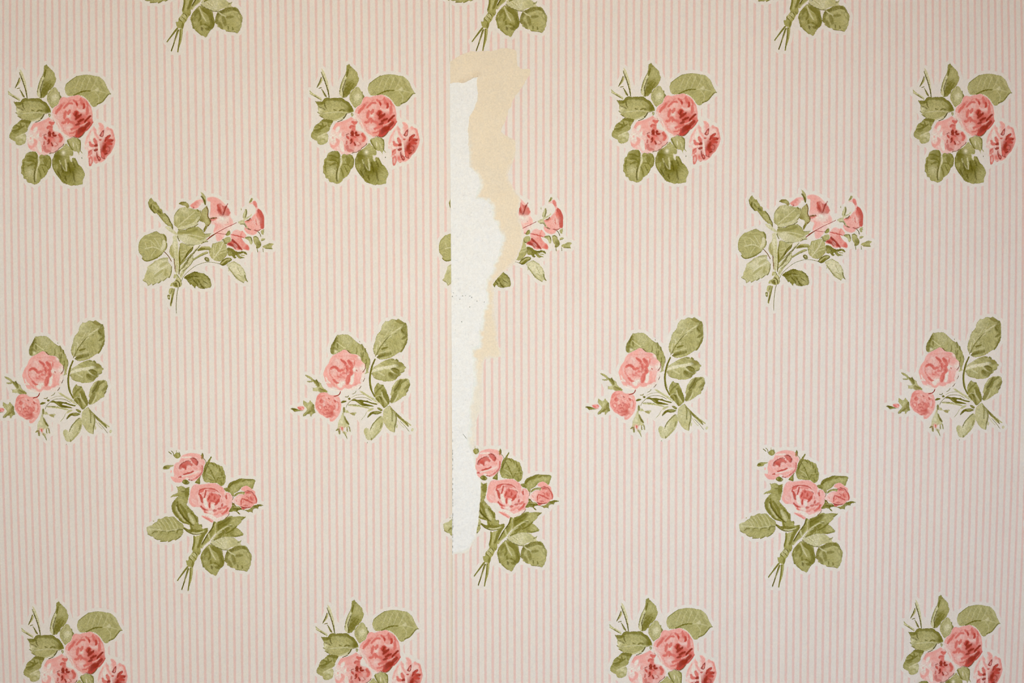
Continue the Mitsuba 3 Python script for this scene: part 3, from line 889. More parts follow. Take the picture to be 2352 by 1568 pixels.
s|G4|14|.8|1415,790 1460,730 1490,655
s|G4|34|.8|1410,515 1440,540
s|G4|14|.7|1480,530 1492,590
s|G4|12|.5|890,690 920,600 1000,500
leaf|B1|GB|1000,375 1050,330 1130,330 1210,370 1235,450 1190,480 1140,420 1070,410
b|G2|50|.6|1140,390
s|G4|24|.6|1010,375 1060,345 1150,345
leaf|B1|GB|1480,700 1500,620 1510,540 1560,480 1610,430 1640,470 1660,560 1650,640 1690,700 1710,780 1690,850 1640,890 1600,970 1580,1020 1540,1010 1560,930 1600,860 1580,800 1490,770 1460,750
b|G2|110|.7|1590,600
b|G2|80|.7|1630,770
s|B|16|.85|1620,432 1655,530 1648,650 1695,735 1702,810 1655,870
s|G4|14|.7|1560,960 1610,880
leaf|B1|G2|1480,100 1540,140 1600,220 1610,330 1600,415 1560,370 1540,290 1500,220 1520,190
s|G5|26|.9|1503,208 1545,260 1575,310 1590,390
leaf|B1|G1|960,1000 1010,960 1150,980 1260,930 1340,900 1420,890 1480,940 1540,990 1580,1050 1720,1045 1680,1110 1620,1130 1600,1170 1640,1210 1540,1260 1420,1300 1300,1310 1180,1290 1080,1230 1000,1150 950,1080
p|G3|.9|960,1000 1010,960 1150,980 1260,930 1340,900 1420,890 1480,940 1540,990 1600,1080 1580,1160 1450,1200 1300,1140 1150,1060 1050,1070 970,1060
b|Y|90|.4|1120,1160
s|G4|44|.45|1000,1015 1200,1015 1400,950
b|G2|70|.6|1430,1120
s|G1|14|.85|1130,1060 1350,1085 1560,1140
s|G1|10|.7|1180,1110 1340,1140 1440,1200
s|G4|16|.85|955,1100 985,1160 1012,1215
s|G4|11|.7|1060,1245 1180,1298 1340,1302
s|G4|16|.85|1500,1272 1560,1238 1645,1222
s|G4|16|.6|1560,1060 1640,1055 1715,1045
s|G3|40|.6|1590,1100 1680,1090
s|G4|14|.6|1420,890 1530,975
stem|B1|G1|680,880 770,880 860,955 960,1035 945,1080 860,1040 780,990 720,940
b|Y|80|.4|800,980
b|G1|60|.7|920,920
'''
ART['C'] = '''
leaf|C1|G2|420,90 470,100 540,80 600,95 660,85 740,130 800,190 860,230 920,290 980,330 1010,310 1050,390 1090,430 1110,490 1150,540 1170,620 1205,690 1195,800 1175,900 1140,960 1190,990 1100,1030 1050,1040 1110,990 1120,900 1100,800 1000,770 980,640 930,580 860,550 740,550 660,470 600,450 500,490 430,520 330,565 280,550 255,500 255,420 280,340 320,250 380,160
b|G1|130|.35|640,220
b|G3|110|.45|480,330
b|G3|110|.4|1110,700
s|G4|80|.8|395,170 330,290 295,400 300,520
s|G5|26|.6|380,180 330,320
s|G4|34|.75|420,240 425,330 430,400
s|G4|50|.6|330,400 400,440
b|Y|30|.7|385,490
s|G1|16|.8|410,270 500,340 610,420
s|G1|9|.6|520,360 560,260 570,130
s|G1|9|.6|600,410 680,330 760,210
s|G1|9|.6|680,430 700,350
s|G3|16|.6|450,250 560,350
s|G4|30|.7|1040,520 1035,610 1015,690
s|G4|26|.65|880,420 890,480 870,545
s|G3|26|.6|760,400 800,330
s|G4|22|.75|1110,680 1115,750 1095,810
s|G4|34|.7|1010,330 1030,450
s|G4|26|.75|1090,430 1105,510
s|G4|14|.75|1180,640 1200,720 1192,800
s|G4|14|.6|980,520 1000,620 990,700
s|G3|18|.6|1140,560 1160,760 1140,900
s|B|16|.9|660,462 700,500 738,555
+|C1|G5|945,240 960,240 965,275 952,268
leaf|C2|G2|600,70 680,90 740,75 800,110 840,140 915,180 925,240 935,350 950,430 945,530 920,640 870,700 810,800 740,830 660,890 560,950 450,980 360,980 280,970 240,940 270,890 300,880 220,900 190,850 170,770 200,600 240,470 270,410 350,320 370,220 440,120 510,130
b|G1|120|.5|440,250
b|G1|90|.4|300,550
b|G3|160|.3|640,560
b|G3|100|.3|620,170
s|G1|24|.9|540,440 640,360 750,290 920,200
s|G1|26|.8|420,560 500,500 580,450
s|Y|18|.6|310,690 330,620 310,570
s|G1|20|.9|235,860 240,760 255,660
s|G1|14|.7|420,490 480,400 520,330
s|G1|12|.6|560,430 600,300 640,200
s|G1|12|.6|350,640 440,640 420,690
s|G4|13|.9|220,912 270,820 330,710 430,570 560,430
s|G4|64|.75|690,100 760,140 830,155 905,182
s|GB|50|.6|710,110 780,150
s|G4|95|.75|880,230 850,330 890,390
s|G5|22|.5|800,310 850,380
s|G4|46|.85|930,430 890,480 825,520
s|G4|46|.85|930,540 900,620 870,670
s|G4|30|.85|870,690 830,760 795,805
s|G4|64|.85|250,940 380,890 480,870 560,845
s|G5|20|.5|260,930 400,900
s|G4|34|.85|365,750 430,725 490,708
s|G4|18|.6|650,405 700,398
s|G3|24|.6|580,900 620,890
s|G1|14|.7|300,840 440,800 560,770
leaf|C2|G2|210,1130 300,1080 400,1020 480,980 560,960 640,970 660,1000 730,985 740,1030 820,1040 860,1090 880,1140 915,1165 870,1200 880,1250 800,1280 800,1330 730,1370 700,1420 640,1450 560,1475 480,1460 430,1480 340,1440 230,1420 170,1360 125,1300 160,1270 130,1240 180,1170
b|G1|90|.5|260,1130
b|G3|80|.3|480,1060
s|Y|62|.9|140,1245 300,1195 450,1170 560,1150 700,1115
s|G1|34|.9|530,1190 600,1255 700,1320 800,1270
s|G1|22|.8|250,1240 340,1300 425,1345
s|G2|50|.8|370,1250 450,1210
b|G4|85|.75|780,1080
s|GB|50|.5|760,1060 830,1110
s|G2|50|.6|780,1180 880,1190
s|G4|90|.85|620,1205 690,1240 740,1280
s|G5|20|.6|570,1190 650,1180 740,1220
s|G4|105|.75|550,1310 640,1360 730,1350
s|G5|30|.4|530,1280 600,1340
s|G4|44|.6|580,980 620,990
s|G4|40|.7|690,990 720,1010
s|G3|12|.7|170,1370 240,1420 350,1445 480,1462
s|G4|22|.6|800,1280 860,1250
stem|C4|G4|~34|700,-343 660,-250 630,-180 605,-80 588,30 583,140 592,240 612,330 645,400 695,490
s|G5|12|.5|690,-330 620,-150 575,40 575,160 600,300
s|G3|10|.6|655,-180 610,0 605,180 640,340
leaf|C4|G3|770,170 810,220 850,215 900,250 930,320 965,350 980,420 1010,490 1030,570 1030,640 990,690 920,750 870,720 830,660 760,600 710,530 690,460 670,370 690,290 720,240
b|G2|80|.5|900,600
s|G4|90|.8|880,370 940,470 1000,620
s|G4|52|.8|735,540 785,600
s|G4|50|.8|820,470 865,600 890,730
s|G4|26|.6|800,300 750,370 715,430
s|G4|22|.6|880,235 840,285 780,340
s|G4|20|.6|760,250 740,320
s|G1|24|.75|850,400 880,510 970,640
s|G1|16|.6|720,500 780,470 840,480
s|G5|18|.6|790,480 850,560
leaf|C4|G2|1270,90 1330,100 1410,75 1470,110 1480,190 1490,230 1460,300 1445,370 1410,400 1405,460 1330,500 1260,560 1170,610 1120,640 1050,650 1040,580 1080,500 1040,440 1060,380 1080,290 1120,220 1190,140
s|G4|86|.75|1285,140 1205,270 1160,370
s|G4|80|.75|1170,420 1110,520 1060,600
s|G4|40|.75|1400,110 1310,190 1230,340
s|G4|52|.75|1470,220 1440,270 1370,325
s|G5|30|.7|1440,350 1405,395
s|G5|22|.6|1270,130 1220,260 1140,360
b|G2|75|.7|1310,410
s|G1|30|.5|1130,240 1200,160
s|G1|18|.9|1110,640 1170,560 1215,450
s|G3|18|.6|1170,600 1260,480
s|G2|30|.7|1300,230 1400,160
leaf|C4|G1|1010,690 1080,740 1130,830 1190,900 1200,990 1190,1100 1160,1180 1140,1300 1110,1300 1040,1270 970,1200 930,1130 890,1060 880,930 890,800
b|G2|210|.45|980,960
b|G2|110|.6|1050,1180
s|G4|46|.8|1090,770 1150,900 1185,1000 1170,1110
s|G1|14|.8|1110,830 1150,960 1140,1080
s|G4|14|.8|1060,740 1088,870 1090,1040
s|G4|20|.85|1155,1110 1140,1290
s|Y|16|.5|960,990 975,960 990,990
s|G3|26|.5|1060,760 1080,900
+|C4|G1|1192,1105 1222,1150 1195,1222 1165,1180
leaf|C4|G1|830,930 880,950 900,1070 890,1150 840,1260 780,1340 720,1400 640,1470 560,1490 500,1440 460,1330 455,1230 500,1190 550,1210 580,1250 600,1200 640,1130 700,1050 760,980
b|G2|110|.75|830,1060
b|G2|70|.7|490,1260
b|G2|80|.5|700,1250
b|Y|70|.6|600,1250
b|Y|45|.5|660,1170
s|G4|15|.9|598,1245 640,1135 720,1040 828,940
s|G3|24|.6|850,1090 840,1150 815,1215
s|G4|18|.5|850,1110 820,1205
s|G3|28|.65|790,1280 710,1380 620,1465
s|G4|22|.7|625,1430 620,1470
s|G3|16|.5|470,1290 520,1380
leaf|C4|G4|530,980 540,920 600,850 680,820 780,815 820,830 870,850 800,885 720,900 650,880 590,930
s|G3|26|.7|690,850 790,840
s|G5|18|.5|540,960 600,890 680,860
+|C4|G4|740,740 800,740 880,790 850,830 780,790
s|G3|14|.7|760,755 840,790
stem|C4|G1|520,830 560,780 620,745 690,760 640,800 560,840
s|G2|30|.5|560,800 660,765
+|C4|G3|~9|515,840 470,930 395,1015
stem|C4|G4|160,590 240,540 300,570 380,560 500,590 535,575 550,600 640,630 760,655 740,682 640,662 520,622 450,610 430,640 560,670 660,700 680,720 560,715 420,700 360,670 300,620 250,590
s|G5|18|.5|260,580 400,650 560,700
s|G5|14|.5|420,580 560,620
s|G3|18|.6|300,590 380,650
+|C4|G4|~10|50,740 80,670 170,580 260,525 400,510 520,530 625,585
+|C4|G3|~8|180,510 280,462 420,445 560,480 680,540 780,640
stem|C4|G1|345,350 420,385 520,440 640,510 740,590 800,660 770,650 660,570 540,510 440,440 370,395
s|G3|14|.5|430,410 560,500 720,610
s|G2|40|.6|400,390 480,440
+|C4|G1|90,680 200,672 340,682 480,710 600,745 550,770 400,732 220,715 110,707
s|G4|12|.8|95,678 200,675 340,685
s|G3|16|.7|220,690 400,712 560,755
stem|C4|G2|1020,690 1080,755 1160,830 1260,930 1380,1030 1460,1090 1530,1140 1500,1152 1420,1100 1465,1165 1400,1140 1320,1060 1210,960 1150,870 1060,740
s|G4|24|.85|1170,860 1230,950 1310,1010 1400,1090 1450,1160
s|G4|14|.7|1030,700 1150,840 1300,970
s|G3|14|.5|1400,1050 1510,1140
+|C4|G4|~9|1270,1045 1380,1160 1472,1278
+|C4|G1|~16|1210,1020 1280,1120 1355,1190
+|C4|G2|1518,1222 1558,1203 1578,1238 1552,1277 1518,1272
b|Y|16|.9|1548,1240
+|C4|G4|522,1522 540,1525 536,1542 522,1540
rose|C1|K2|600,440 650,470 700,520 760,550 860,560 940,590 980,640 1000,720 1080,790 1110,850 1090,940 1060,1020 1090,1080 1050,1190 1010,1280 960,1350 880,1400 760,1420 640,1400 560,1420 450,1460 330,1420 230,1400 180,1310 130,1220 110,1120 75,1040 100,960 140,860 220,760 240,670 320,580 420,530 500,490 540,460
b|K1|120|.6|400,740
b|K1|90|.6|340,970
b|K1|90|.5|640,600
b|K1|140|.6|930,900
s|W|120|.85|150,1270 300,1400 480,1440 700,1410 900,1370 1020,1230 1060,1060
b|W|70|.8|1040,880
b|W|60|.8|830,920
b|W|50|.7|960,640
s|W|80|.9|800,1060 790,1150 750,1250
b|W|85|.9|490,1290
b|W|50|.8|560,1240
s|W|34|.8|150,1110 190,1190 240,1240
b|K2|60|.7|930,800
s|K3|56|.85|265,900 330,860 410,890 470,955 545,930
s|K4|20|.5|280,880 340,850 420,890
s|K3|52|.8|505,690 580,740 620,790
s|K4|22|.5|510,690 600,750 600,820
s|K3|74|.85|690,720 750,790 775,870
s|K4|26|.45|700,720 760,800
s|K3|56|.85|650,840 675,940
s|K4|24|.5|650,850 650,940 640,1030
s|K3|64|.85|735,890 765,1000 720,1060
b|K4|26|.5|735,995
s|K3|32|.7|830,730 830,820
s|K3|90|.8|690,1100 660,1250
s|K4|22|.4|720,1110 680,1240
s|K3|42|.85|325,1160 385,1230 440,1245
s|K4|22|.7|870,930 895,960
s|K3|42|.7|550,1020 600,1000
s|K3|32|.7|430,1090 475,1110
s|K3|26|.5|240,930 250,1050 310,1120
s|K2|46|.8|130,990 220,1160 340,1260
s|K2|64|.85|175,1280 270,1330
s|K2|44|.85|390,1320 500,1400 620,1300
s|K2|76|.85|640,1340 750,1330
s|K2|64|.8|860,1030 860,1190 940,1240
s|K2|40|.8|820,1240 960,1230
s|K3|20|.35|560,980 600,880 650,800
s|K3|20|.35|420,1000 420,1100
s|K3|24|.4|500,1050 600,1130
+|C1|B|~15|1093,820 1096,880 1070,935 1028,985
+|C1|B|~13|1075,1135 1060,1175 1040,1208
+|C1|B|~13|990,1318 970,1355 938,1390
+|C1|G4|~12|872,1440 840,1485 785,1512
rose|C3|K2|700,475 760,465 850,470 900,520 960,530 1050,520 1100,560 1130,640 1150,720 1140,830 1110,930 1040,1020 980,1080 920,1095 895,1060 900,1020 820,1010 760,960 690,930 640,860 590,790 590,710 610,620 630,540
b|K3|120|.28|800,800
b|K3|100|.35|900,900
b|K3|60|.3|700,640
b|K4|60|.5|940,920
s|K3|60|.7|710,650 740,670
s|K4|36|.7|1000,640 1030,670
s|K3|64|.7|930,770 960,800
s|K4|24|.5|830,900 900,910 960,890
s|K4|30|.5|840,980 920,980
s|K4|18|.6|780,790 800,760 840,780
s|K4|18|.6|800,850 860,830 880,870
s|K4|16|.5|850,720 900,740 880,790
s|K4|14|.5|720,700 700,650 740,620 780,650
s|K4|13|.45|960,850 1010,800 990,740
s|K4|13|.45|760,890 800,930 870,940
s|K3|16|.6|1060,640 1100,740 1070,850
s|K3|16|.6|640,700 660,790 720,850
s|K1|14|.6|840,640 900,680 940,660
s|K1|14|.6|880,1000 940,1030 1000,980
s|K3|18|.5|680,730 740,760 720,820
s|K3|18|.5|650,620 700,560 780,540
s|K3|18|.5|700,870 760,900 780,940
s|K1|36|.6|770,700 790,740
s|K1|40|.6|1060,720 1050,790
s|K1|30|.5|690,780 710,800
s|K1|22|.6|1030,620 1070,640
s|K1|20|.6|820,560 860,590
s|K1|20|.5|990,860 1040,880
s|K1|18|.5|760,620 820,640
s|K5|14|.7|870,590 895,610
+|C3|K5|~18|998,550 1070,532 1110,500 1130,455
leaf|C3|G2|370,90 440,100 510,140 560,200 600,220 620,185 660,240 720,270 740,350 780,390 840,430 862,468 780,462 700,478 660,450 560,440 530,430 550,400 490,345 560,370 640,360 600,310 560,240 480,260 420,250 400,215 450,220 525,225 480,180 420,150
b|G1|60|.6|620,400
s|G4|56|.85|570,205 640,270 660,325
s|G5|22|.6|620,200 650,260
s|G1|20|.6|690,280 720,350
s|GB|62|.85|690,400 740,430 820,450
s|G4|20|.6|700,380 800,440
s|G3|16|.5|400,110 480,150
leaf|C3|G2|340,640 390,660 440,690 480,640 530,680 580,740 570,830 600,895 540,920 510,985 480,970 490,930 430,930 380,970 335,980 330,940 380,890 430,830 400,790 360,750 330,710
b|G1|60|.5|450,750
s|G4|56|.75|555,740 540,830 565,890
s|GB|50|.5|500,790 490,880
s|G4|42|.7|490,870 430,920 370,970
s|G3|22|.6|350,650 400,710 430,760
s|G3|22|.5|490,650 500,720
rosebud|C3|K2|200,780 260,755 330,760 370,800 340,850 280,850 230,820
s|K3|34|.8|230,790 290,830
s|K3|30|.6|330,775 350,800
leaf|C3|G4|60,820 100,795 180,810 240,830 290,855 370,845 300,862 210,870 150,882 120,840
s|G5|18|.6|100,815 200,845
s|G3|20|.6|160,860 220,850
leaf|C3|G1|1180,790 1220,780 1240,840 1290,840 1310,890 1350,900 1475,890 1430,930 1430,960 1380,950 1320,910 1250,910 1210,890 1200,960 1240,1010 1260,1070 1310,1110 1300,1170 1340,1210 1345,1310 1320,1300 1300,1220 1280,1200 1290,1310 1260,1290 1250,1200 1220,1210 1180,1290 1260,1310 1250,1360 1272,1450 1210,1370 1160,1290 1130,1180 1120,1260 1130,1350 1090,1360 1090,1270 1020,1280 1060,1230 1080,1180 1080,1100 1130,1010 1160,930 1180,880
b|G2|50|.6|1230,1110
s|G4|34|.85|1205,795 1205,880
s|G4|36|.8|1215,990 1245,1060 1300,1140
s|G5|22|.6|1260,1080 1295,1140
s|G4|16|.8|1318,1200 1335,1290
s|G4|26|.85|1045,1270 1095,1255 1112,1345
s|G4|16|.8|1268,1220 1275,1295
s|G4|12|.85|1200,1310 1235,1370 1268,1445
b|Y|45|.6|1140,1090
b|G3|30|.5|1280,870
s|GB|44|.8|1350,910 1420,930
b|K2|46|.9|1158,1235
s|K4|24|.8|1158,1215 1158,1250
leaf|C3|G4|1140,670 1190,635 1265,650 1240,672 1180,692 1142,690
s|G5|14|.6|1150,685 1250,655
+|C3|G4|1280,590 1330,578 1352,610 1310,632
+|C3|G4|~14|1230,560 1280,565 1300,540
'''
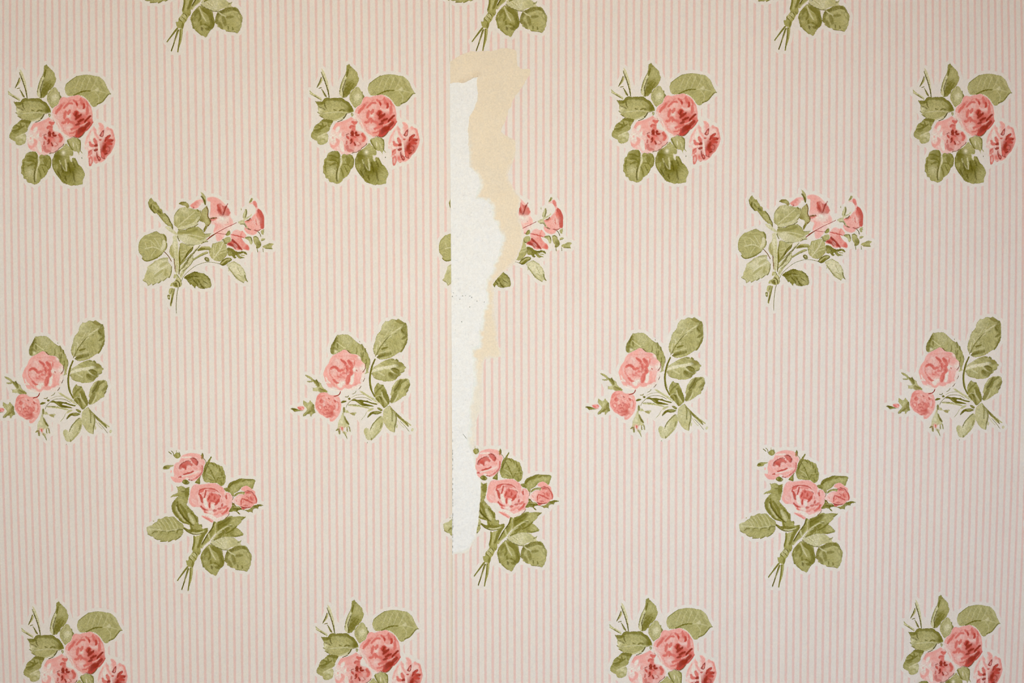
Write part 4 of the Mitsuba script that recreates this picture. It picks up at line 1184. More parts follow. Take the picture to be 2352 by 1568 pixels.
ART['D'] = '''
leaf|D1|G3|1480,620 1530,560 1590,470 1650,400 1670,440 1600,540 1600,590 1680,600 1760,610 1830,650 1900,660 1940,720 2010,720 2040,800 2070,880 2090,980 2140,1040 2120,1150 2110,1230 2080,1310 2010,1360 1950,1360 1860,1290 1800,1260 1680,1260 1580,1240 1470,1260 1410,1210 1380,1100 1350,1000 1380,900 1410,800 1430,690
b|G2|130|.55|1790,900
b|G2|110|.45|1540,1150
s|G4|95|.7|1445,700 1420,850 1385,990
s|G4|22|.8|1480,640 1620,830 1700,1000 1800,1230
s|G5|18|.7|1560,590 1530,700 1440,900
s|G4|34|.8|1645,420 1560,560
s|G4|32|.75|1660,610 1740,700
s|G4|26|.75|1790,640 1845,770
s|G4|26|.75|1900,720 1935,880
s|G4|22|.75|2005,880 2000,1030
s|G4|20|.75|2065,1050 2050,1190
s|G4|26|.75|1890,1080 1830,1200
s|G5|15|.7|1540,1110 1610,1160 1700,1180
s|G4|18|.6|1560,910 1650,860
s|G1|14|.7|1500,960 1640,1030 1740,1160
s|G1|12|.5|1760,1000 1840,900 1880,800
s|G4|18|.6|1960,1180 1990,1280
leaf|D2|G3|1240,360 1270,250 1330,200 1410,170 1490,150 1560,110 1640,95 1720,110 1820,115 1920,120 2000,130 2020,170 1990,240 1960,320 1930,400 1800,330 1750,300 1640,340 1590,400 1510,470 1420,500 1420,600 1360,580 1340,510 1270,480 1180,460 1130,390 1140,360 1210,350
b|G2|110|.6|1850,210
b|G2|90|.6|1420,400
s|G4|90|.85|1270,330 1340,235 1480,180 1600,110
s|G5|26|.5|1290,340 1400,220
s|G4|62|.65|1280,440 1160,390
s|G4|40|.75|1650,175 1760,135 1950,140
s|G2|60|.7|1500,330 1580,260 1690,230
s|G4|14|.6|1990,160 1970,260
leaf|D3|G3|780,55 840,80 900,50 970,70 1010,110 1060,95 1100,80 1110,180 1100,300 1075,370 1050,470 1030,500 1110,590 1170,650 1230,740 1300,790 1320,860 1310,950 1340,990 1390,970 1415,1000 1400,1060 1430,1080 1510,1060 1560,1075 1500,1160 1420,1210 1290,1225 1150,1210 1060,1170 1000,1110 950,1040 990,1060 1060,1090 1130,1100 1110,1000 1000,960 900,910 820,840 740,760 690,660 665,560 690,470 740,390 800,330 850,290 770,320 650,325 700,270 770,250 830,220 830,150 810,100
b|G2|85|.55|900,120
b|G2|90|.5|930,380
b|G2|80|.5|1190,880
s|G4|92|.8|1035,130 1045,200 1040,280
s|G5|24|.5|920,185 990,180
s|G4|64|.75|745,420 695,560 745,690
s|G4|40|.7|740,680 830,800 900,860
s|G1|52|.6|795,570 850,690 930,800 990,890
s|G4|42|.85|820,440 840,570 920,720 1010,850 1120,940
s|G4|60|.85|890,510 1000,670 1040,760 1090,870
s|G5|24|.8|800,520 860,660 980,820 1130,960 1195,1005
s|G4|32|.75|870,870 960,930 1070,960
s|G1|60|.65|1085,730 1140,830 1205,950
s|G4|28|.8|1150,700 1240,800 1270,910
s|G4|44|.7|1290,820 1290,910
s|G4|30|.7|1130,980 1170,1100
s|G4|60|.85|1160,1110 1270,1140 1400,1140
s|G4|44|.8|960,1060 1070,1120 1150,1140
s|G4|50|.7|1480,1090 1530,1080
s|G1|28|.8|1170,1180 1300,1190 1440,1150
s|G5|15|.8|960,1060 1050,1150 1180,1212 1300,1215 1420,1200
s|G4|16|.6|1390,980 1405,1040
b|G5|12|.9|1068,590
s|G3|20|.6|660,322 780,270
leaf|D3|G2|70,1040 130,1010 210,1000 250,950 330,920 350,840 440,850 520,790 600,800 680,780 740,790 800,850 870,920 960,980 970,1060 950,1100 960,1180 920,1240 850,1310 770,1360 720,1350 650,1390 590,1400 560,1380 480,1390 410,1390 400,1350 320,1350 250,1300 180,1260 100,1210 80,1140
b|G3|190|.4|650,950
b|G3|200|.35|640,1270
b|G1|95|.6|140,1070
s|G3|12|.6|380,880 480,1010 520,1100
s|G1|9|.7|410,870 510,1000 560,1100
s|G3|12|.6|470,850 570,990 610,1090
s|G1|9|.7|500,840 600,980 650,1090
s|G3|12|.6|560,820 650,960 700,1080
s|G1|9|.7|590,820 690,960 750,1090
s|G3|12|.6|650,810 740,940 790,1080
s|G1|9|.7|680,810 770,930 830,1080
s|G3|12|.6|730,840 820,950 870,1070
s|G1|9|.7|300,960 370,1040 400,1100
s|G1|9|.7|350,900 420,1010 460,1100
s|G1|18|.85|120,1090 350,1105 560,1135 800,1100 945,1090
s|G4|24|.75|590,1215 625,1150 745,1140
s|G4|30|.8|800,1190 830,1115 935,1100
s|G4|24|.7|400,1200 440,1150 525,1140
s|G4|22|.7|210,1200 260,1152 345,1150
s|G3|40|.6|350,1290 420,1200 500,1190
s|G3|40|.6|560,1290 620,1210 720,1190
s|G3|34|.5|750,1290 820,1210 900,1180
s|G4|15|.8|405,1388 550,1385
s|G4|17|.8|600,1396 650,1370 705,1335
s|G4|15|.75|765,1355 850,1305 905,1255
s|G4|13|.6|250,1300 330,1345 400,1340
s|G4|13|.5|100,1210 190,1260
+|D3|G2|222,890 262,885 258,910 228,908
stem|D4|G3|365,480 390,500 470,470 560,420 610,360 642,378 560,500 500,640 490,720 500,790 440,850 400,830 340,760 330,720 360,620 375,540
s|G4|26|.85|372,490 372,600 345,725
s|G2|30|.75|430,490 415,610 400,720
s|G4|44|.85|600,385 520,500 450,690
s|G1|10|.6|460,480 440,620
stem|D4|G3|745,210 790,230 790,330 780,430 720,500 650,590 580,640 520,720 485,700 500,650 560,560 640,440 720,330
s|G5|20|.85|742,225 705,340 620,460 515,640
s|G4|40|.6|720,380 640,520
s|G1|14|.8|770,260 775,400 700,520 610,620
s|G1|26|.7|640,440 660,540
s|G1|20|.6|600,620 520,690
stem|D4|G3|350,770 430,740 490,800 440,860 420,920 380,960 370,1030 345,1060 300,1060 240,1030 220,930 250,940 270,930 270,870 310,830
b|G1|36|.7|345,850
s|G5|12|.75|355,780 400,800 425,855
s|G4|13|.8|330,850 370,870 400,915
s|G4|13|.8|280,880 320,920 350,955
s|G4|34|.8|350,970 340,1050
s|G1|10|.8|300,880 350,920
s|G1|10|.8|370,800 410,850
s|G4|24|.6|440,790 470,810
s|G3|14|.6|230,950 270,1020
stem|D4|G3|240,1040 282,1050 200,1150 90,1290 70,1325 56,1300 120,1210 180,1120
s|G4|18|.85|255,1050 150,1190 65,1305
stem|D4|G4|250,1080 292,1080 250,1200 200,1330 150,1497 133,1470 160,1400 200,1260
s|G5|18|.6|265,1090 220,1250 145,1470
s|G2|12|.7|275,1110 200,1320
stem|D4|G3|300,1080 352,1050 350,1150 330,1290 290,1400 262,1507 256,1470 280,1330 290,1200
s|G4|22|.8|305,1080 295,1250 262,1490
s|G2|14|.7|340,1080 325,1250
leaf|D4|G3|790,230 850,200 930,170 990,120 1050,110 1110,130 1190,120 1320,130 1260,190 1230,250 1170,290 1150,320 1210,370 1240,400 1290,460 1230,490 1130,510 1050,500 960,500 860,520 760,550 690,590 690,570 760,480 780,430 780,330
p|G4|.85|800,240 930,175 1050,120 1090,160 1000,260 880,340 800,400
s|G5|24|.4|820,280 940,220 1040,150
b|G2|85|.6|1150,200
b|G2|62|.6|1190,420
s|G4|64|.8|850,470 930,400 1000,340
s|G1|17|.85|700,580 760,490 830,400 960,320 1060,270
s|G1|12|.6|780,460 880,410
s|G4|22|.85|960,440 1080,370 1160,300
s|G4|22|.7|740,560 860,505
s|G4|14|.6|1010,290 1080,300
s|G4|22|.6|1250,180 1315,135
s|G4|20|.6|1080,470 1150,490 1270,462
s|G3|16|.5|1180,280 1240,220
leaf|D4|G1|670,610 750,560 850,520 960,500 1060,500 1130,520 1170,570 1215,585 1245,565 1220,630 1250,660 1150,680 1050,700 990,740 900,740 800,700 740,650
b|G2|95|.7|1110,600
b|G2|60|.4|820,610
s|Y|10|.7|750,580 860,650 970,700
s|Y|12|.6|980,550 950,650
s|Y|9|.6|800,560 900,640
s|Y|9|.5|880,540 960,690
s|G3|10|.5|780,570 890,670
s|G5|11|.85|672,618 780,690 900,738 990,742
s|G4|12|.7|1180,610 1215,590 1243,568
leaf|D4|G3|620,650 690,640 780,690 890,740 910,850 940,960 920,1040 870,1080 820,1150 800,1200 765,1230 740,1190 680,1190 660,1150 600,1110 560,1070 540,1000 510,990 500,920 480,900 510,810 550,750
b|G2|80|.55|720,1120
b|G2|60|.4|590,960
b|G2|50|.5|790,900
s|G4|80|.8|725,705 830,780 880,880 890,1000 840,1060
s|G4|70|.7|610,735 575,800
s|G4|32|.75|650,750 670,850 640,915
s|G4|32|.75|680,940 682,990
s|G5|34|.7|700,1050 702,1085
s|G4|54|.8|780,1060 810,1070
s|G4|20|.75|750,980 800,1000 850,1050
s|G4|28|.6|530,950 545,1050
s|G1|22|.75|650,670 700,800 770,920
s|G4|18|.6|515,820 510,910
s|G4|16|.5|600,1100 690,1180
s|G5|18|.4|870,870 905,980
leaf|D4|G2|990,740 1060,710 1140,670 1250,660 1330,670 1350,700 1400,760 1430,830 1440,900 1420,960 1430,1010 1400,1060 1380,1110 1340,1145 1310,1130 1260,1100 1210,1110 1150,1110 1120,1080 1060,1075 1020,1040 980,1030 975,980 930,960 940,870 960,790
b|G3|150|.35|1240,980
s|G4|76|.8|960,960 962,850 1020,770 1130,715 1290,700
s|G4|50|.75|1290,690 1360,740 1400,790
s|G5|20|.5|980,800 1100,730
s|G2|30|.8|1150,790 1240,745 1340,760
s|G4|60|.7|1085,850 1125,980
s|G4|52|.7|1015,950 1060,1060
s|G4|42|.7|1150,850 1260,840
s|G4|18|.75|1180,1015 1180,1080
s|G4|16|.75|1260,1035 1265,1080
s|G1|17|.85|1005,760 1060,800 1130,835
s|G4|15|.6|1400,830 1425,930
s|G4|14|.5|1150,1105 1300,1120
rose|D1|K0|660,400 740,340 880,300 1000,280 1150,300 1280,320 1350,420 1440,520 1460,620 1410,700 1390,800 1380,900 1330,1020 1240,1110 1130,1190 1030,1200 900,1170 830,1140 740,1180 690,1240 580,1265 450,1240 370,1160 320,1080 330,1040 430,1070 440,970 400,880 440,760 420,690 500,600 600,580 640,480
s|K2|120|.6|760,390 900,350 1100,340 1290,410
s|K2|80|.6|640,560 760,480 880,440
s|W|46|.7|700,430 850,430 985,415
p|K4|.85|610,800 620,700 700,610 820,540 930,550 1010,620 1050,700 990,720 900,660 850,720 850,810 810,850 760,790 700,760 660,840
p|K4|.85|970,480 1050,445 1150,490 1210,580 1180,700 1120,690 1060,600 1000,540
s|K5|20|.7|605,800 640,680 760,590 870,540 970,560
s|K5|22|.8|975,490 1050,448 1160,500 1210,590 1180,690
s|K3|40|.6|1080,540 1120,620
s|K3|30|.5|900,600 960,650
s|K3|30|.6|720,680 800,640
s|K2|110|.55|500,800 520,930 640,960 820,900
s|K2|80|.5|900,820 1100,770 1200,720
s|K2|60|.5|1330,500 1400,600
s|K4|46|.85|765,990 880,950 960,930 1065,885
s|K4|40|.85|595,1070 690,1062
s|K2|105|.85|350,1090 500,1160 660,1200
s|K2|80|.75|740,1120 950,1050 1200,980
s|W|30|.7|690,1060 760,1030 950,990 1250,870
s|K1|30|.7|1090,985 1280,900
b|W|50|.8|865,1130
s|K5|24|.9|895,1160 960,1170 1025,1188
s|K4|44|.65|1355,700 1365,850 1310,980 1150,1100
s|K3|26|.5|1050,1150 1200,1080
s|K2|30|.6|430,900 450,1050
+|D1|K2|318,930 320,860 350,848 366,890 342,942
rose|D2|K0|400,240 480,270 560,260 640,250 720,230 800,230 900,220 990,270 1100,330 1160,420 1190,490 1290,490 1360,560 1390,650 1380,760 1360,870 1310,960 1290,1060 1240,1150 1150,1210 1050,1260 960,1290 880,1270 850,1290 830,1335 720,1270 560,1180 500,1130 620,1080 560,1000 500,900 400,890 280,890 190,800 165,700 200,580 210,450 250,350 310,270
s|K2|140|.6|360,380 290,500 270,600
s|K2|90|.75|190,720 240,820 330,860
s|K2|115|.7|480,330 700,290 950,340 1080,430 1130,560
s|K1|50|.7|420,560 470,700 480,800
b|K2|80|.6|1250,700
p|K3|.9|700,560 760,480 900,520 1000,540 1070,590 1020,660 990,760 920,830 870,760 800,740 760,790 760,900 720,900 720,770 650,720 680,640
s|K4|34|.85|455,540 470,470 510,410 640,375
s|K4|26|.8|640,370 820,385 960,440 1000,480
s|K3|60|.6|700,430 880,450
s|K4|62|.85|490,560 530,680 550,755
s|K3|60|.8|480,470 560,430
s|K4|36|.85|650,420 625,550 590,650
s|K4|50|.7|820,520 815,560
s|K4|44|.8|745,590 705,690
s|K4|40|.75|885,610 880,680
s|K4|56|.8|1000,680 960,760 910,820
s|K5|16|.6|990,540 1060,590
s|K4|42|.8|745,790 742,900
s|K4|40|.5|780,700 850,730
s|W|84|.85|610,680 640,800 670,880
s|W|74|.85|830,830 850,930
s|K4|42|.85|510,870 560,920 625,965
s|K4|24|.6|630,970 700,980
s|K4|62|.75|870,990 920,985
s|K4|60|.7|1000,940 1050,930
s|K4|46|.75|1105,810 1085,860
s|K3|46|.8|1110,920 1160,900 1215,855
s|K4|44|.8|1195,560 1215,650
s|K2|64|.8|1240,700 1240,820
s|K3|54|.85|1245,920 1200,1010 1100,1070
s|K4|20|.5|1250,910 1210,1010
s|K3|42|.85|605,1010 680,1070 755,1095
s|K3|54|.75|890,1090 1080,1010
s|K2|90|.6|900,1060 1100,1000
s|W|120|.9|560,1110 760,1160 900,1230
s|K2|72|.9|545,1160 700,1210 830,1300
s|K3|24|.6|580,1160 720,1230 800,1300
s|W|84|.8|1230,1120 1100,1200 920,1250
b|W|60|.8|780,1040
s|W|24|.6|1170,470 1180,560
+|D2|B|~13|1295,1065 1265,1125 1215,1175 1170,1205
rosebud|D2|K2|1370,720 1450,620 1530,560 1620,530 1700,540 1720,470 1640,430 1600,400 1660,330 1770,290 1860,340 1930,410 2010,450 2010,530 2040,600 2070,680 2060,770 1980,820 1940,880 1880,920 1760,930 1700,970 1640,960 1610,880 1540,840 1430,790
b|K1|110|.9|1450,720
b|K1|60|.5|1560,620
b|K3|140|.45|1880,660
b|K2|70|.7|1750,370
p|K4|.8|1730,490 1800,440 1890,480 1900,520 1800,520
s|K5|18|.7|1720,475 1800,435 1880,465 1940,490 1985,570
s|K4|34|.75|1990,570 2050,690 2035,780
s|K4|28|.8|1620,810 1640,665 1770,700 1925,775
s|K4|34|.6|1700,840 1790,855
s|K5|24|.85|1600,870 1720,912 1880,892
s|K4|46|.7|1640,930 1690,940
s|K4|18|.6|1770,600 1830,640 1800,700
s|K4|18|.6|1880,590 1900,680 1960,700
s|K3|20|.6|1480,680 1500,740
leaf|D2|G3|1420,600 1450,540 1520,490 1620,475 1720,480 1712,547 1620,520 1530,540 1480,580
s|G2|24|.8|1530,510 1690,500
s|G4|15|.75|1430,600 1480,520 1600,480 1710,480
leaf|D2|G4|1280,1010 1340,920 1380,850 1370,770 1430,800 1480,880 1560,870 1600,900 1640,960 1800,970 1900,920 1940,870 2050,830 2110,815 2200,830 2230,850 2150,860 2090,880 2100,935 2040,920 1990,920 1930,980 1940,1050 1880,1020 1810,1045 1760,1000 1680,970 1590,960 1510,1000 1570,1040 1600,1107 1530,1060 1480,1010 1400,1000 1340,1020
s|G2|40|.65|1450,880 1560,900
b|G3|60|.6|1850,970
b|G3|60|.5|1400,960
s|G1|20|.6|1400,850 1440,830
s|B|14|.8|1372,775 1430,810 1470,885
s|G5|16|.6|1390,950 1600,940
s|GB|30|.7|1790,1000 1900,980
+|D2|B|~15|1390,575 1400,630 1380,690
leaf|D1|G3|450,330 530,260 620,300 660,370 630,430 540,475 470,440 420,380
s|G4|20|.8|490,360 530,420
s|G4|14|.6|600,320 640,390
s|G2|26|.6|560,320 580,400
+|D1|G4|~26|265,250 350,320
+|D1|G4|~20|345,220 410,280 420,360
+|D1|G3|~16|516,205 516,280
+|D1|G4|~15|600,255 628,310
leaf|D1|G3|70,780 110,710 200,680 300,680 430,680 400,720 320,740 270,810 180,820 90,820
s|G5|26|.8|120,750 190,745
s|G4|18|.6|80,790 200,780
s|G2|22|.6|280,710 400,695
leaf|D1|G4|690,1240 740,1160 830,1150 890,1190 955,1250 900,1310 820,1320 750,1290
b|G3|40|.7|760,1220
s|G5|24|.6|800,1210 850,1270
+|D1|G4|1105,1255 1170,1180 1240,1100 1300,1040 1280,1150 1290,1240 1280,1310 1200,1280
b|G3|45|.6|1220,1200
s|G5|18|.7|1300,1045 1250,1110
leaf|D1|GB|1360,270 1400,330 1400,440 1350,510 1310,450 1330,380 1290,370 1330,350
s|G5|18|.7|1360,290 1390,370 1380,430
s|K3|24|.5|1340,400 1350,470
+|D1|G4|~14|1390,455 1460,530 1490,620
'''
ANCHOR = {'A': (835, 285), 'B': (470, 585), 'C': (810, 870), 'D': (470, 1195)}
CELL = {'A': (1, 0), 'B': (0, 0), 'C': (1, 0), 'D': (0, 1)}       # the repeat each motif was traced from


def chaikin(p, closed=True):
    q = np.vstack([p, p[:1]]) if closed else p
    a, b = q[:-1], q[1:]
    out = np.stack([a * .8 + b * .2, a * .2 + b * .8], 1).reshape(-1, 2)
    return out if closed else np.vstack([p[:1], out[1:-1], p[-1:]])


def spline(p, n=6):
    if len(p) < 3:
        return p
    q = np.vstack([2 * p[0] - p[1], p, 2 * p[-1] - p[-2]])
    t = np.linspace(0, 1, n, endpoint=False)[:, None]
    out = []
    for a, b, c, d in zip(q[:-3], q[1:-2], q[2:-1], q[3:]):
        out.append(.5 * (2 * b + (c - a) * t + (2 * a - 5 * b + 4 * c - d) * t ** 2 + (3 * b - a - 3 * c + d) * t ** 3))
    return np.vstack(out + [p[-1:]])


def outline(view, words, kind):
    if words.startswith('~'):
        w, words = words[1:].split('|')
        l = spline(pts(words, VIEWS[view]))
        return LineString(l).buffer(float(w) / VIEWS[view][2] / 2, quad_segs=4)
    p = chaikin(pts(words, VIEWS[view]))
    if kind == 'leaf' and len(p) > 30:            # a finely toothed edge
        q = resample(Polygon(p).exterior, .9)
        n = np.roll(q, -1, 0) - np.roll(q, 1, 0)
        n = np.c_[n[:, 1], -n[:, 0]] / (np.linalg.norm(n, axis=1, keepdims=True) + 1e-9)
        s = np.arange(len(q)) * .9 / 5.6 + meshkit.noise(np.c_[q * .07, np.zeros(len(q))], 6) * 2
        big = meshkit.noise(np.c_[q * .12, np.ones(len(q))], 7) - .5
        p = q + n * (((s % 1) - .5) * 1.3 + big * 1.6)[:, None]
    return Polygon(p).buffer(0)


def parse(text):
    out = []
    for line in text.strip().splitlines():
        kind, a, b, rest = line.split('|', 3)
        if kind in 'sbp' and len(kind) == 1:
            e = out[-1]
            k = VIEWS[e['view']][2]
            if kind == 'p':
                e['paint'].append(('p', COL[a], float(b), Polygon(chaikin(pts(rest, VIEWS[e['view']]))).buffer(0)))
            else:
                strength, words = rest.split('|')
                p = pts(words, VIEWS[e['view']])
                e['paint'].append((kind, COL[a], float(strength), spline(p) if kind == 's' else p, float(b) / k))
        elif kind == '+':
            kind = 'stem' if rest.startswith('~') else 'petal' if out[-1]['kind'].startswith('rose') or out[-1]['kind'] == 'petal' else out[-1]['kind']
            out.append(dict(kind=kind, view=a, paint=[], pieces=[(COL[b], outline(a, rest, 'piece'))], tone=b))
        else:
            out.append(dict(kind=kind, view=a, paint=[], pieces=[(COL[b], outline(a, rest, kind))], tone=b))
    for e in out:                                 # a brush line that runs along or over the edge belongs to the shape
        base, g = e['pieces'][0]
        add = [LineString(q[3]).buffer(q[4] * .5 + .15) for q in e['paint'] if q[0] == 's' and len(q[3]) > 1 and q[4] < 4.5 and q[1].mean() < COL['K2'].mean() * .86]
        add = [x.intersection(g.buffer(5)) for x in add if x.intersects(g.buffer(1.5))]
        e['pieces'][0] = (base, unary_union([g, *add]).buffer(0))
    return out


def seg_dist(p, line):
    """Distance of points p to a polyline, and how far along it (0 to 1) the nearest place is."""
    best, along = np.full(len(p), 1e9), np.zeros(len(p))
    L = np.r_[0, np.cumsum(np.hypot(*np.diff(line, axis=0).T))]
    for k, (a, b) in enumerate(zip(line[:-1], line[1:])):
        d = b - a
        t = np.clip(((p - a) @ d) / max(d @ d, 1e-9), 0, 1)
        r = np.hypot(*(p - a - t[:, None] * d).T)
        m = r < best
        best[m] = r[m]
        along[m] = (L[k] + t[m] * (L[k + 1] - L[k])) / max(L[-1], 1e-9)
    return best, along


def colours(p, base, e, piece, first):
    """The print's colours at the points p of one piece: its ground, then washes and strokes, then the grain of the print."""
    c = np.tile(base, (len(p), 1)).astype(float)
    z = np.zeros(len(p))
    n1 = meshkit.noise(np.c_[p * .55, z], 3)
    n2 = meshkit.noise(np.c_[p * .19, z], 4)
    n3 = meshkit.noise(np.c_[p * .9, z + 5], 8)
    edge = shapely.distance(shapely.points(p), piece.boundary)
    if e['kind'] == 'leaf' and first:
        a = (1 - step(0, 1.8, edge)) * np.clip(n2 * 1.1 - .25, 0, .6) * (.5 if e['tone'] == 'G1' else 1)
        c += (COL['G4'] - c) * a[:, None]
        # brushed side veins, slanting away from the leaf's long axis
        m0 = p.mean(0)
        ax = np.linalg.eigh(np.cov((p - m0).T))[1][:, 1]
        ac = (p - m0) @ ax
        si = (p - m0) @ np.array([-ax[1], ax[0]])
        t = ac - .75 * np.abs(si) + (n2 - .5) * 7
        vein = meshkit.noise(np.c_[t * .30, si * .05, z + 2], 12)
        vein2 = meshkit.noise(np.c_[t * .55, si * .10, z + 7], 13)
        pale = {'G1': .35, 'G2': .8, 'G4': .8}.get(e['tone'], 1.1)
        a = (step(.56, .80, vein) * .36 + step(.62, .82, vein2) * .22) * pale
        c += (COL['G4'] - c) * a[:, None]
        a = (1 - step(.20, .40, vein)) * .34 + (1 - step(.16, .34, vein2)) * .22
        c += (COL['G1'] - c) * a[:, None]
        a = step(.55, .8, n1) * .22 * pale
        c += (COL['G4'] - c) * a[:, None]
    if e['kind'] in ('rose', 'rosebud') and first:   # petals brushed round the heart of the flower
        m0 = p.mean(0)
        d = p - m0
        r = np.hypot(*d.T)
        th = np.arctan2(d[:, 1], d[:, 0])
        w1 = meshkit.fbm(np.c_[p * .06, z + 3], 3, 15) * 26
        ring = meshkit.noise(np.c_[(r + w1) * .26, np.cos(th) * 1.6, np.sin(th) * 1.6], 16)
        ring2 = meshkit.noise(np.c_[(r - w1) * .38, np.cos(th) * 2.6 + 9, np.sin(th) * 2.6], 17)
        tone = 'K2' if e['tone'] == 'K1' else 'K3'
        a = (step(.58, .80, ring) * .50 + step(.62, .85, ring2) * .30) * (.8 if e['tone'] == 'K0' else 1)
        c += (COL[tone] - c) * a[:, None]
        a = ((1 - step(.20, .42, ring)) * .40 + (1 - step(.15, .36, ring2)) * .25) * (.5 if tone == 'K2' else 1)
        c += (COL['K1' if tone == 'K3' else 'W'] - c) * a[:, None]
    for q in e['paint']:
        if q[0] == 'b':
            r = np.hypot(*(p - q[3][0]).T) / q[4]
            a = np.exp(-(r ** 2.4) * .75) * min(1, q[2] * 1.12)
            a = a * (.62 + .76 * n2) * (.8 + .4 * n1)
        elif q[0] == 's':
            d, t = seg_dist(p, q[3])
            w = q[4] * .5 * (.86 + .30 * np.sin(np.pi * np.clip(t, 0, 1))) + .18
            soft = np.maximum(.7, w * .42)
            wide = np.clip((q[4] - 2.2) / 3, 0, 1) * (e['kind'] in ('leaf', 'stem'))
            brush = 1 - wide * .42 * step(.40, .70, 1 - n3 * .35 - n1 * .65) * (q[1].mean() < COL['G2'].mean())
            a = (1 - step(w - soft * .5, w + soft * .7, d + (n1 - .5) * 1.3)) * q[2] * (.90 + .34 * n3) * brush
        else:
            d = shapely.distance(shapely.points(p), q[3].boundary)
            d = np.where(shapely.contains_xy(q[3], p[:, 0], p[:, 1]), -d, d)
            a = (1 - step(-1.2, 1.2, d + (n1 - .5) * 1.6)) * q[2] * (.75 + .4 * n2)
        a = np.clip(a, 0, 1)
        c += (q[1] - c) * a[:, None]
    if e['kind'] in ('rose', 'rosebud') and first:
        a = (1 - step(0, 1.6, edge)) * .3
        c += (COL['W'] - c) * a[:, None]
        m = (n1 - .5)[:, None] * np.array([.10, .24, .24]) + (n3 - .5)[:, None] * np.array([.10, .20, .20])
    else:
        m = (n1 - .5)[:, None] * np.array([.30, .28, .36]) + (n3 - .5)[:, None] * np.array([.32, .32, .36])
    return np.clip(c * (1 + m), .004, .98)


def local_frame(q, left):
    """The placing of a motif whose anchor is at print coordinates q: on the traced plane (pixels) and on the wall (metres)."""
    off = 0 if left else SHIFT
    d = 110.0
    e = np.array([[0, 0], [d, 0], [-d, 0], [0, d], [0, -d]])
    p = from_print(q + off + e)
    w = wall(p)
    return p[0], np.c_[p[1] - p[2], p[3] - p[4]] / (2 * d), w[0], np.c_[w[1] - w[2], w[3] - w[4]] / (2 * d)


ELEMENTS = {m: parse(t) for m, t in ART.items()}
FRAME = {m: local_frame(to_print(a), True) for m, a in ANCHOR.items()}
HALO = {}
for m, els in ELEMENTS.items():
    g = unary_union([p.buffer(9.0) for e in els for _, p in e['pieces'] if p.area > 14])
    HALO[m] = Polygon(max(rings(g.buffer(5).buffer(-6.5)), key=lambda x: x.area).exterior).simplify(.3)


def to_local(m, p):
    """Traced pixels of motif m -> its own flat frame (right, up) in print units."""
    q = np.linalg.solve(FRAME[m][1], (p - FRAME[m][0]).T).T
    return q * [1, -1]


def build_piece(m, e, depth, clip=None, h=1.25):
    V, Fc, C, k = [], [], [], 0
    for n, (base, g) in enumerate(e['pieces']):
        whole = g
        if clip is not None:
            g = g.intersection(clip)
        p, f = fill(g, h)
        if len(f) == 0:
            continue
        C.append(colours(p, base, e, whole, n == 0))
        l = to_local(m, p)
        v = np.c_[l[:, 0], np.full(len(p), -depth - .000002 * n), l[:, 1]]
        V.append(v); Fc.append(facing(v, f) + k); k += len(v)
    if not V or sum(map(len, Fc)) < 6:
        return None
    return mikit.ply((np.vstack(V), np.vstack(Fc)), 'mat_ink', False, color=np.vstack(C))


def build_halo(m, clip=None):
    g = HALO[m] if clip is None else HALO[m].intersection(clip)
    p, f = fill(g, 9, 3)
    if len(f) == 0:
        return None
    l = to_local(m, p)
    v = np.c_[l[:, 0], np.full(len(p), -.00052), l[:, 1]]
    return mikit.ply((v, facing(v, f)), 'mat_plain', False, uv=l / 100)


MESHES = {m: (build_halo(m), [build_piece(m, e, .00054 + .00001 * k) for k, e in enumerate(els)]) for m, els in ELEMENTS.items()}
KIND = {'A': 'rose_bouquet', 'B': 'wild_rose_bouquet', 'C': 'rose_spray', 'D': 'rose_posy'}
LOOK = {'A': 'three deep pink roses among broad green leaves', 'B': 'tied bunch of pale leaves with pink wild roses at the right',
        'C': 'large pale pink rose with a smaller one and a curved leafy stalk', 'D': 'tied posy of pink roses above olive leaves and three cut stems'}
ROW = {('A', 0): 'upper row', ('A', 1): 'bottom edge', ('B', 0): 'upper middle row', ('C', 0): 'middle row', ('D', 1): 'lower row', ('D', 0): 'top edge'}
# small slips of the print against the even repeat, in pixels of the tracing
SLIP = {('A', 3, 0): (1.9, 1.2), ('A', 2, 1): (0, .5), ('A', 3, 1): (-1.9, -2.5), ('C', 1, 0): (1.5, -.5), ('C', 2, 0): (-1.8, -.3), ('C', 3, 0): (1.4, .3), ('C', 0, 0): (-1.1, .6),
        ('B', 0, 0): (1.0, 0), ('B', 2, 0): (-.8, -.6), ('B', 1, 0): (-.4, 1.6), ('D', 0, 1): (-.4, 2.0), ('D', 1, 1): (-.3, -2.9), ('D', 2, 1): (.4, 2.4), ('D', 0, 0): (-1.6, -2.0), ('D', 1, 0): (0, 0), ('D', 2, 0): (2.0, -2.8),
        ('A', 0, 0): (-1.4, 0), ('A', 2, 0): (1.0, .4)}


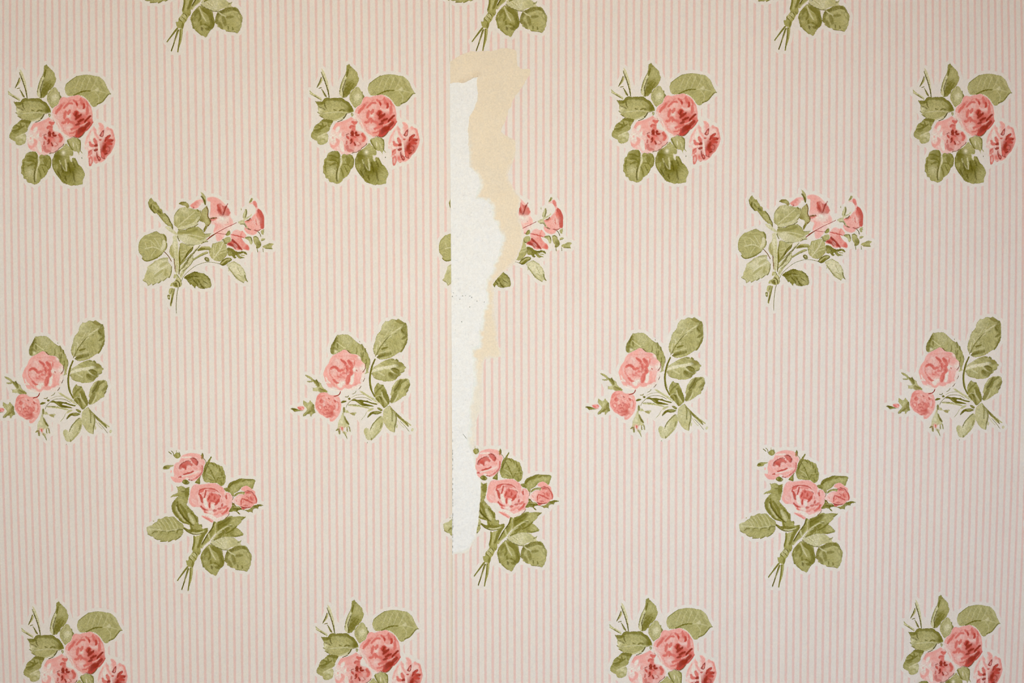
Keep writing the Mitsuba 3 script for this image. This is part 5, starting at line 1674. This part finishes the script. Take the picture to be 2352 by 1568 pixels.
def describe(m, i, j, left):
    if not 0 <= i <= 3 or (m in 'BD' and i > 2):
        return f'{LOOK[m]}, {ROW[m, j]}, beyond the {"left" if left else "right"} edge of the frame'
    if m in 'BD' and i == 1:
        if left:
            return {('B', 0): 'slivers of two pale round leaves cut by the seam, upper middle row', ('D', 1): 'tip of a pale leaf cut by the seam, lower row',
                    ('D', 0): 'tip of a pale leaf at the seam, top edge'}[m, j]
        return {('B', 0): 'remnant of a wild rose bouquet right of the tear, upper middle row', ('D', 1): 'posy of pink roses with its left leaves torn away, lower row',
                ('D', 0): 'cut stems and olive leaves just above the tear, top edge'}[m, j]
    look = LOOK[m]
    if (m, j) == ('D', 0):
        look = 'cut stems and olive leaves of a tied posy'
    if (m, j) == ('A', 1):
        look = 'three deep pink roses and upper green leaves cut off below'
    where = ['at the left', 'left of the seam', 'right of the seam', 'at the right'] if m in 'AC' else ['at the left', '', 'at the right']
    return f'{look}, {ROW[m, j]}, {where[i]}'


def place_motif(m, i, j, strip, left, region):
    q = to_print(np.array(ANCHOR[m])) + np.array([(i - CELL[m][0]) * PU, (j - CELL[m][1]) * PV])
    slip = np.array(SLIP.get((m, i, j), (0, 0)), float) - np.array(SLIP.get((m,) + CELL[m], (0, 0)), float)
    pa, pj, wa, wj = local_frame(q + slip, left)
    mat = np.eye(4)
    mat[0, 0], mat[2, 0] = wj[0, 0], wj[1, 0]
    mat[0, 2], mat[2, 2] = -wj[0, 1], -wj[1, 1]
    mat[0, 3], mat[2, 3] = wa
    # where the paper ends, the print ends: the paper's shape in the frame of the tracing
    t0, tj = FRAME[m][0], FRAME[m][1]
    a = tj @ np.linalg.inv(pj)
    o = t0 - a @ pa
    hx0, hy0, hx1, hy1 = HALO[m].bounds
    near = shapely.affinity.affine_transform(region, [a[0, 0], a[0, 1], a[1, 0], a[1, 1], o[0], o[1]])
    near = near.intersection(box(hx0 - 5, hy0 - 5, hx1 + 5, hy1 + 5)).buffer(0)
    if near.is_empty or near.intersection(HALO[m]).area < 30:
        return
    clip = None if near.buffer(.01).contains(HALO[m]) else near
    key = numbered(f'{strip}__{KIND[m]}')
    w = T(mat.tolist())
    halo, parts = MESHES[m] if clip is None else (build_halo(m, clip), None)
    if halo is None:
        return
    scene[key] = {**halo, 'to_world': w}
    tag(key, label=describe(m, i, j, left))
    for k, e in enumerate(ELEMENTS[m]):
        s = parts[k] if clip is None else build_piece(m, e, .00054 + .00001 * k, clip)
        if s is not None:
            scene[numbered(f'{key}__{e["kind"]}')] = {**s, 'to_world': w}


for m, cols, rows in (('A', range(0, 4), (0, 1)), ('B', range(-1, 4), (0,)), ('C', range(0, 4), (0,)), ('D', range(-1, 4), (0, 1))):
    for j in rows:
        for i in cols:
            split = m in 'BD' and i == 1
            if i < 2:
                place_motif(m, i, j, LS, True, left_region)
            if i >= 2 or split:
                place_motif(m, i, j, RS, False, right_region)
